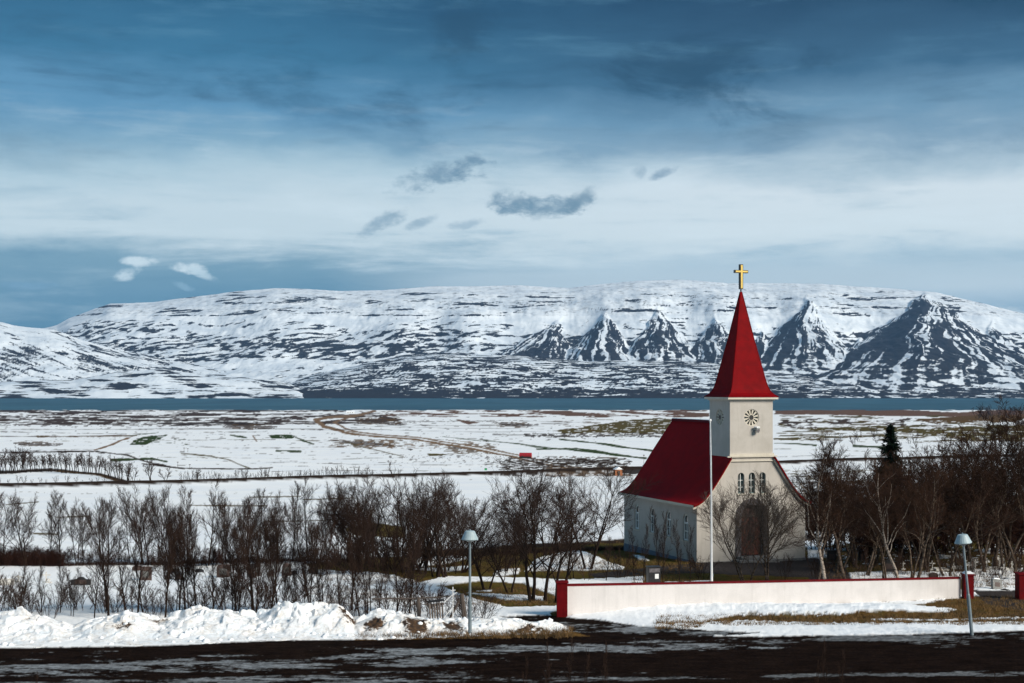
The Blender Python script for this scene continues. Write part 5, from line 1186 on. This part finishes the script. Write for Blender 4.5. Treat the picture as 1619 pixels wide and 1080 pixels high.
# rear row left, beyond the graves
rowA = [(-60, 775, 0, 1), (-25, 790, 1, 1), (6, 773, 1, 1), (44, 779, 1, 1.15), (80, 790, 0, .9), (95, 779, 0, .9), (126, 785, 3, 1.1), (171, 790, 2, 1.0), (205, 792, 5, .8), (232, 764, 3, 1.2), (248, 768, 1, .9), (273, 778, 4, .9), (296, 772, 0, .9), (330, 768, 5, .95), (352, 776, 3, 1), (385, 780, 1, .9), (407, 772, 2, .9), (436, 776, 4, 1), (462, 766, 0, .9), (488, 760, 5, .9), (512, 778, 3, .9), (536, 765, 1, .9)]
for i, (x, t, v, wd) in enumerate(rowA):
    tree_at('bare_tree', UP, 5, x, 0, t + 2, '%s tree from the left in the upright bare row behind the graves' % ordn(i), 'tree', 'upright bare trees behind the left graves', d=rnd.uniform(90.5, 93), wide=wd * .95, vi=v)
# front row of thin saplings right behind the bank
rowB = []
for i in range(26):
    x = -50 + i * 28 + rnd.uniform(-5, 5)
    rowB.append((x, rnd.choice([rnd.uniform(800, 835), rnd.uniform(835, 880), rnd.uniform(850, 905)]) if x > 150 else rnd.uniform(865, 915)))
rowB += [(172, 790), (218, 805), (262, 822), (371, 796), (406, 802), (497, 796), (583, 820), (296, 800), (445, 812), (556, 795)]
rowB.sort()
for i, (x, t) in enumerate(rowB):
    tree_at('bare_sapling', SA if t > 835 else UP, 4 if t > 835 else 5, x, 0, t, '%s thin sapling from the left rising right behind the snow bank' % ordn(i), 'sapling', 'thin saplings behind the snow bank', d=rnd.uniform(62.8, 66.5), wide=.95 if t > 835 else .80)
# low brush behind the bank
for i in range(40):
    x = -60 + i * 19 + rnd.uniform(-8, 8)
    tree_at('low_shrub', SH, 2.4, x, 0, rnd.uniform(898, 935), '%s low bare shrub from the left in the tangle behind the snow bank' % ordn(i), 'shrub', 'low shrubs behind the snow bank', d=rnd.uniform(62.5, 68), wide=1.15)
for i, (x, t, d) in enumerate([(742, 930, 63.5), (760, 940, 62.6), (735, 948, 62.2), (700, 935, 64), (680, 925, 65.5)]):
    tree_at('bare_bush', SH, 2.4, x, 0, t, ['tallest bare bush right of the lamp post', 'bare bush with long arching shoots right of the lamp post', 'small bare bush at the foot of the fence post', 'bare bush behind the white pipes', 'bare bush behind the slatted gate'][i], 'bush', 'bushes round the lamp post', d=d, wide=1.5)
# hedge thickets along the dark line
for i in range(20):
    x = -90 + i * 33 + rnd.uniform(-12, 12); red = x < 110
    tree_at('hedge_shrub', SHR, 2.4, x, 0, rnd.uniform(846, 866) if red else rnd.uniform(852, 876), ('reddish brown hedge shrub below the left tree row, %s from the left' if red else 'dark hedge shrub behind the graves, %s from the left') % ordn(i), 'shrub', 'red hedge at far left' if red else 'hedge behind the left graves', d=rnd.uniform(90.5, 93.5), wide=1.4)
def hedge(name, px0, px1, d0, d1, h, label, n, mat):
    T = Tubes(); rg = np.random.RandomState(abs(int(px0)) + 7)
    for i in range(n):
        t = rg.rand(); px = px0 + (px1 - px0) * t; d = d0 + (d1 - d0) * t + rg.normal(0, .45); x = (px - CX) / FPX * d; z = gz(x, d) - .1
        hh = h * rg.uniform(.5, 1.15); dx, dy = rg.normal(0, .28, 2) * hh
        T.add(np.array([(x, d, z), (x + dx * .4, d + dy * .4, z + hh * .55), (x + dx, d + dy, z + hh)]), [.013, .010, .006], 3)
    o = link(name, T.mesh(name, mat)); tag(o, label, 'hedge')
hedge('hedge', -120, 100, 91.5, 91.0, 1.05, 'dense reddish brown hedge at the far left below the trees', 4200, M['twigred'])
hedge('hedge', 100, 560, 91.0, 94.0, .34, 'low dark clipped hedge line running behind the left graves', 5000, M['twigright'])
hedge('hedge', 640, 995, 99.0, 107.0, .40, 'low dark hedge line running from the big trees to the church', 3600, M['twig'])
# middle clump
mid = [(552, 890, 760, 2), (575, 893, 745, 0), (596, 897, 735, 1), (618, 899, 742, 2), (640, 905, 730, 0), (655, 903, 738, 3), (672, 908, 728, 1), (690, 912, 735, 2), (706, 914, 740, 3), (728, 905, 752, 1), (560, 880, 752, 0), (630, 885, 740, 3), (720, 884, 748, 1)]
for i, (x, b, t, v) in enumerate(mid):
    tree_at('bare_tree', CL, 7, x, b, t, 'many stemmed bare tree, %s from the left in the clump left of the lamp' % ordn(sorted(q[0] + q[1] * .001 for q in mid).index(x + b * .001)), 'tree', 'big dark clump of trees at mid picture', vi=v, wide=.95)
for i in range(9):
    x = 560 + i * 19; tree_at('low_shrub', SH, 2.4, x, 898 + rnd.uniform(-3, 12), 838 + rnd.uniform(-14, 14), 'bare undergrowth shrub below the big dark clump, %s from the left' % ordn(i), 'shrub', 'undergrowth of the big clump', wide=1.5)
# trees left of the church
for x, b, t, lib, hm, v, wd, lab in [(842, 950, 738, SP, 6.5, 0, 1.0, 'wide bare tree with forked dark trunk left of the red post'), (862, 950, 770, SP, 6.5, 1, .8, 'grey straight trunked tree beside the forked one left of the red post'), (880, 952, 732, CL, 7, 3, .9, 'bare tree just behind the red gatepost'),
                                    (770, 933, 800, SP, 6.5, 2, 1.1, 'low dark spreading tree right of the lamp post'), (806, 938, 812, SP, 6.5, 0, 1.0, 'low wide tree with crooked trunk between lamp and red post'), (928, 900, 728, SP, 6.5, 2, 1.0, 'tall bare tree with rounded crown left of the church roof'), (822, 884, 735, CL, 7, 1, 1.0, 'bare tree at the back by the dark hedge line, left of the church'),
                                    (865, 880, 742, CL, 7, 0, 1.0, 'broad bare tree behind the forked one'), (958, 918, 850, SA, 4, 0, 1.1, 'small thin tree left of the dark notice pillar'), (905, 915, 835, SA, 4, 1, 1.2, 'thin tree over the left end of the white wall'), (982, 915, 862, SH, 2.4, 1, 1.0, 'bare bush beside the grass path'), (930, 918, 868, SH, 2.4, 2, 1.1, 'bare bush behind the white wall near its left end'),
                                    (795, 905, 790, CL, 7, 2, 1.0, 'dense dark tree behind the lamp post'), (748, 890, 765, CL, 7, 1, .9, 'bare tree rising right behind the lamp head')]:
    tree_at('bare_tree' if lib is not SH else 'bare_bush', lib, hm, x, b, t, lab, 'tree' if lib is not SH else 'bush', 'trees between lamp and church', vi=v, wide=wd)
# in front of the church
for x, d, t, v, wd, lab, rz in [(1181, 81.0, 762, 0, 1.05, 'rounded bare tree with pale trunk standing left of the church door', .4), (1212, 81.5, 757, 1, 1.05, 'rounded bare tree with slim trunk standing right of the church door', 2.2)]:
    tree_at('bare_tree', FB, 5.4, x, 0, t, lab, 'tree', 'pair of trees before the church door', d=d, vi=v, wide=wd, rz=rz)
for x, t, v, lab in [(1003, 833, 0, 'shortest bare sapling before the church side wall'), (1017, 830, 3, 'thin sapling under the second side window'), (1045, 806, 1, 'tallest bare sapling before the church side wall'), (1075, 824, 2, 'bare sapling between the third and fourth side windows'), (1091, 832, 0, 'bare sapling at the church corner left of the flagpole')]:
    tree_at('bare_sapling', SA, 4, x, 0, t, lab, 'sapling', 'saplings beside the church', d=80.5, vi=v, wide=.62)
for x, t, lab in [(1112, 868, 'low bare bush left of the door tree'), (1240, 870, 'low bare bush at the right of the church front')]: tree_at('bare_bush', SH, 2.4, x, 0, t, lab, 'bush', 'bushes before the church', d=82, wide=.9)
# right-hand grove
right = [(1292, 78, 742, 3), (1306, 76.5, 700, 0), (1322, 86, 690, 1), (1338, 77.5, 706, 3), (1352, 90, 700, 2), (1368, 84, 715, 1), (1384, 92, 722, 3), (1398, 80, 735, 2), (1412, 88, 722, 1), (1424, 78, 728, 0), (1437, 83, 712, 2), (1448, 77, 716, 3), (1460, 90, 700, 1), (1472, 86, 706, 2), (1486, 92, 712, 3), (1498, 84, 716, 1),
         (1512, 90, 702, 2), (1524, 95, 700, 1), (1538, 88, 690, 3), (1550, 93, 682, 1), (1562, 86, 668, 2), (1575, 90, 655, 3), (1588, 88, 648, 1), (1600, 94, 642, 2), (1612, 86, 645, 1), (1626, 90, 640, 3), (1642, 88, 660, 1), (1660, 92, 668, 2), (1310, 98, 715, 2), (1345, 102, 718, 1), (1378, 100, 722, 1), (1420, 103, 716, 3), (1455, 101, 714, 2), (1490, 104, 708, 1), (1530, 103, 700, 3), (1568, 101, 690, 2), (1604, 104, 684, 1), (1440, 110, 722, 1), (1500, 112, 716, 2), (1550, 110, 708, 3)]
order = sorted(range(len(right)), key=lambda i: right[i][0])
for i, (x, d, t, v) in enumerate(right):
    tree_at('birch_tree', BI, 8, x, 0, t, ['bare birch with mottled pale bark', 'twin stemmed bare birch', 'twin stemmed rusty birch', 'crooked bare birch'][v] + ', %s from the left in the right grove' % ordn(order.index(i)), 'tree', 'grove right of the church', d=d, vi=v, wide=1.08)
for i in range(22):
    x = 1285 + i * 17 + rnd.uniform(-5, 5); tree_at('grove_shrub', SHR, 2.4, x, 0, rnd.uniform(735, 815), 'rusty brown bare shrub deep in the right grove, %s from the left' % ordn(i), 'shrub', 'shrubs in the right grove', d=rnd.uniform(92, 112), wide=.95)
for i in range(24):
    x = 1296 + i * 14 + rnd.uniform(-5, 5); tree_at('grove_bush', SH, 2.4, x, 0, rnd.uniform(862, 895), 'low bare bush among the right graves, %s from the left' % ordn(i), 'bush', 'bushes among the right graves', d=rnd.uniform(77, 88), wide=.8)
# conifer
def conifer():
    T = Tubes(); rg = np.random.RandomState(3); H = 9.3; V = []; F = []; n = 0
    tr = Tubes(); tr.add(np.array([(0, 0, -.3), (0, 0, H * .5), (0, 0, H)]), [.16, .10, .02], 7)
    for i in range(900):
        t = rg.rand() ** .8; z = .5 + (H - .5) * t; rad = (1 - t) ** .8 * 2.5 * rg.uniform(.55, 1.1) + .06; a = rg.uniform(0, 6.283)
        tip = np.array([math.cos(a) * rad, math.sin(a) * rad, z + rad * .12]); root = np.array([0, 0, z + .05]); k = max(3, int(rad * 7))
        for j in range(k * 2):
            s = (j + rg.rand()) / (k * 2); p = root * (1 - s) + tip * s; L_ = .28 * rg.uniform(.7, 1.3)
            dv = (tip - root) / (rad + .01) * .55 + rg.normal(0, .6, 3); dv /= np.linalg.norm(dv); sd_ = np.cross(dv, rg.normal(0, 1, 3)); sd_ /= np.linalg.norm(sd_) + 1e-9
            V += [p - sd_ * .05, p + sd_ * .05, p + dv * L_]; F.append((n, n + 1, n + 2)); n += 3
    d = 104; x = (1408 - CX) / FPX * d
    r_ = thing('spruce_tree', 'dark green pointed spruce standing out of the bare grove', 'tree', (x, d, gz(x, d)))
    link('trunk', tr.mesh('trunk', M['bark']), r_); link('crown', mesh_np('crown', V, F, M['needle']), r_)
conifer()
for i, (x, t, d, lab) in enumerate([(1392, 745, 105, 'short dark spruce leaning on the tall one')]):
    src = [o for o in bpy.data.objects if o.name == 'spruce_tree'][0]
    c_ = src.copy(); COL.objects.link(c_); xx = (x - CX) / FPX * d; c_.location = (xx, d, gz(xx, d)); k = ((HY - t) / FPX * d - gz(xx, d)) / 9.3; c_.scale = (k * .8, k * .8, k); c_['label'] = lab
    for ch in src.children: q = ch.copy(); COL.objects.link(q); q.parent = c_
# distant belts
for i in range(56):
    x = -60 + i * 4.9 + rnd.uniform(-2.5, 2.5); b = np.interp(x, [-60, 80, 150, 215], [750, 744, 750, 764]) + rnd.uniform(-1, 2)
    t = np.interp(x, [-60, 0, 35, 60, 110, 180, 215], [712, 714, 704, 716, 712, 720, 735]) + rnd.uniform(-3, 5)
    tree_at('belt_tree', FT, 8, x, b, t, 'small bare tree in the far left belt, %s from the left' % ordn(i), 'tree', 'distant tree belt at far left', wide=.9)
for i in range(22):
    x = -40 + i * 13 + rnd.uniform(-5, 5); tree_at('far_shrub', FS, 4, x, 766 - x * .01 + rnd.uniform(-2, 1), 752 + rnd.uniform(-4, 6), 'small bush above the causeway road, %s from the left' % ordn(i), 'shrub', 'bushes above the causeway road', wide=.9)
for x, b, t, lab in [(22, 744, 706, 'taller round crowned tree standing above the far left belt'), (8, 722, 707, 'lone small tree at the left edge beyond the belt'), (238, 762, 722, 'wide lone tree at the right end of the far left belt'), (262, 764, 736, 'smaller tree beside the wide one at the belt end'), (312, 764, 738, 'bushy tree standing over the causeway road')]:
    tree_at('lone_tree', FT, 8, x, b, t, lab, 'tree', 'lone distant trees', wide=1.2)
for i in range(46):
    x = 290 + i * 6.6 + rnd.uniform(-2.5, 2.5); b = np.interp(x, [290, 600], [764, 756])
    tree_at('roadside_shrub', FS, 4, x, b, b - rnd.uniform(12, 26), 'low bare shrub in the causeway roadside line, %s from the left' % ordn(i), 'shrub', 'shrub line beside the causeway road', wide=.8)
for i in range(22):
    x = 1300 + i * 15 + rnd.uniform(-6, 6); b = rnd.uniform(690, 720)
    tree_at('far_shrub', FS, 4, x, b, b - rnd.uniform(12, 22), 'distant bare shrub behind the right grove, %s from the left' % ordn(i), 'shrub', 'shrubs on the right plain', wide=1.2)
for i in range(12):
    x = 1545 + i * 9 + rnd.uniform(-4, 4); b = rnd.uniform(655, 664)
    tree_at('shore_shrub', FS, 4, x, b, b - rnd.uniform(12, 24), 'dark shore thicket shrub at the right edge, %s from the left' % ordn(i), 'shrub', 'shore thicket at right', wide=1.6)
# twigs on the near road verge
for i, (x, t, d) in enumerate([(830, 1040, 44), (862, 1018, 44.3), (900, 1012, 44.6), (925, 1028, 44.2), (958, 1016, 44.5), (1330, 1030, 44), (1305, 1012, 44.3), (1295, 1045, 43.8), (60, 1062, 44), (1570, 1062, 44)]):
    tree_at('wayside_twigs', SA, 4, x, 0, t, 'thin reddish shoots on the near verge, %s from the left' % ordn(sorted([830, 862, 900, 925, 958, 1330, 1305, 1295, 60, 1570]).index(x)), 'shrub', 'thin shoots on the near verge', d=d, wide=.42)
print('objects', len(bpy.data.objects), 'tris', sum(2 * len(m_.polygons) for m_ in bpy.data.meshes), [(m_.name, len(m_.polygons)) for m_ in bpy.data.meshes if len(m_.polygons) > 40000], round(time.time() - T0, 1))
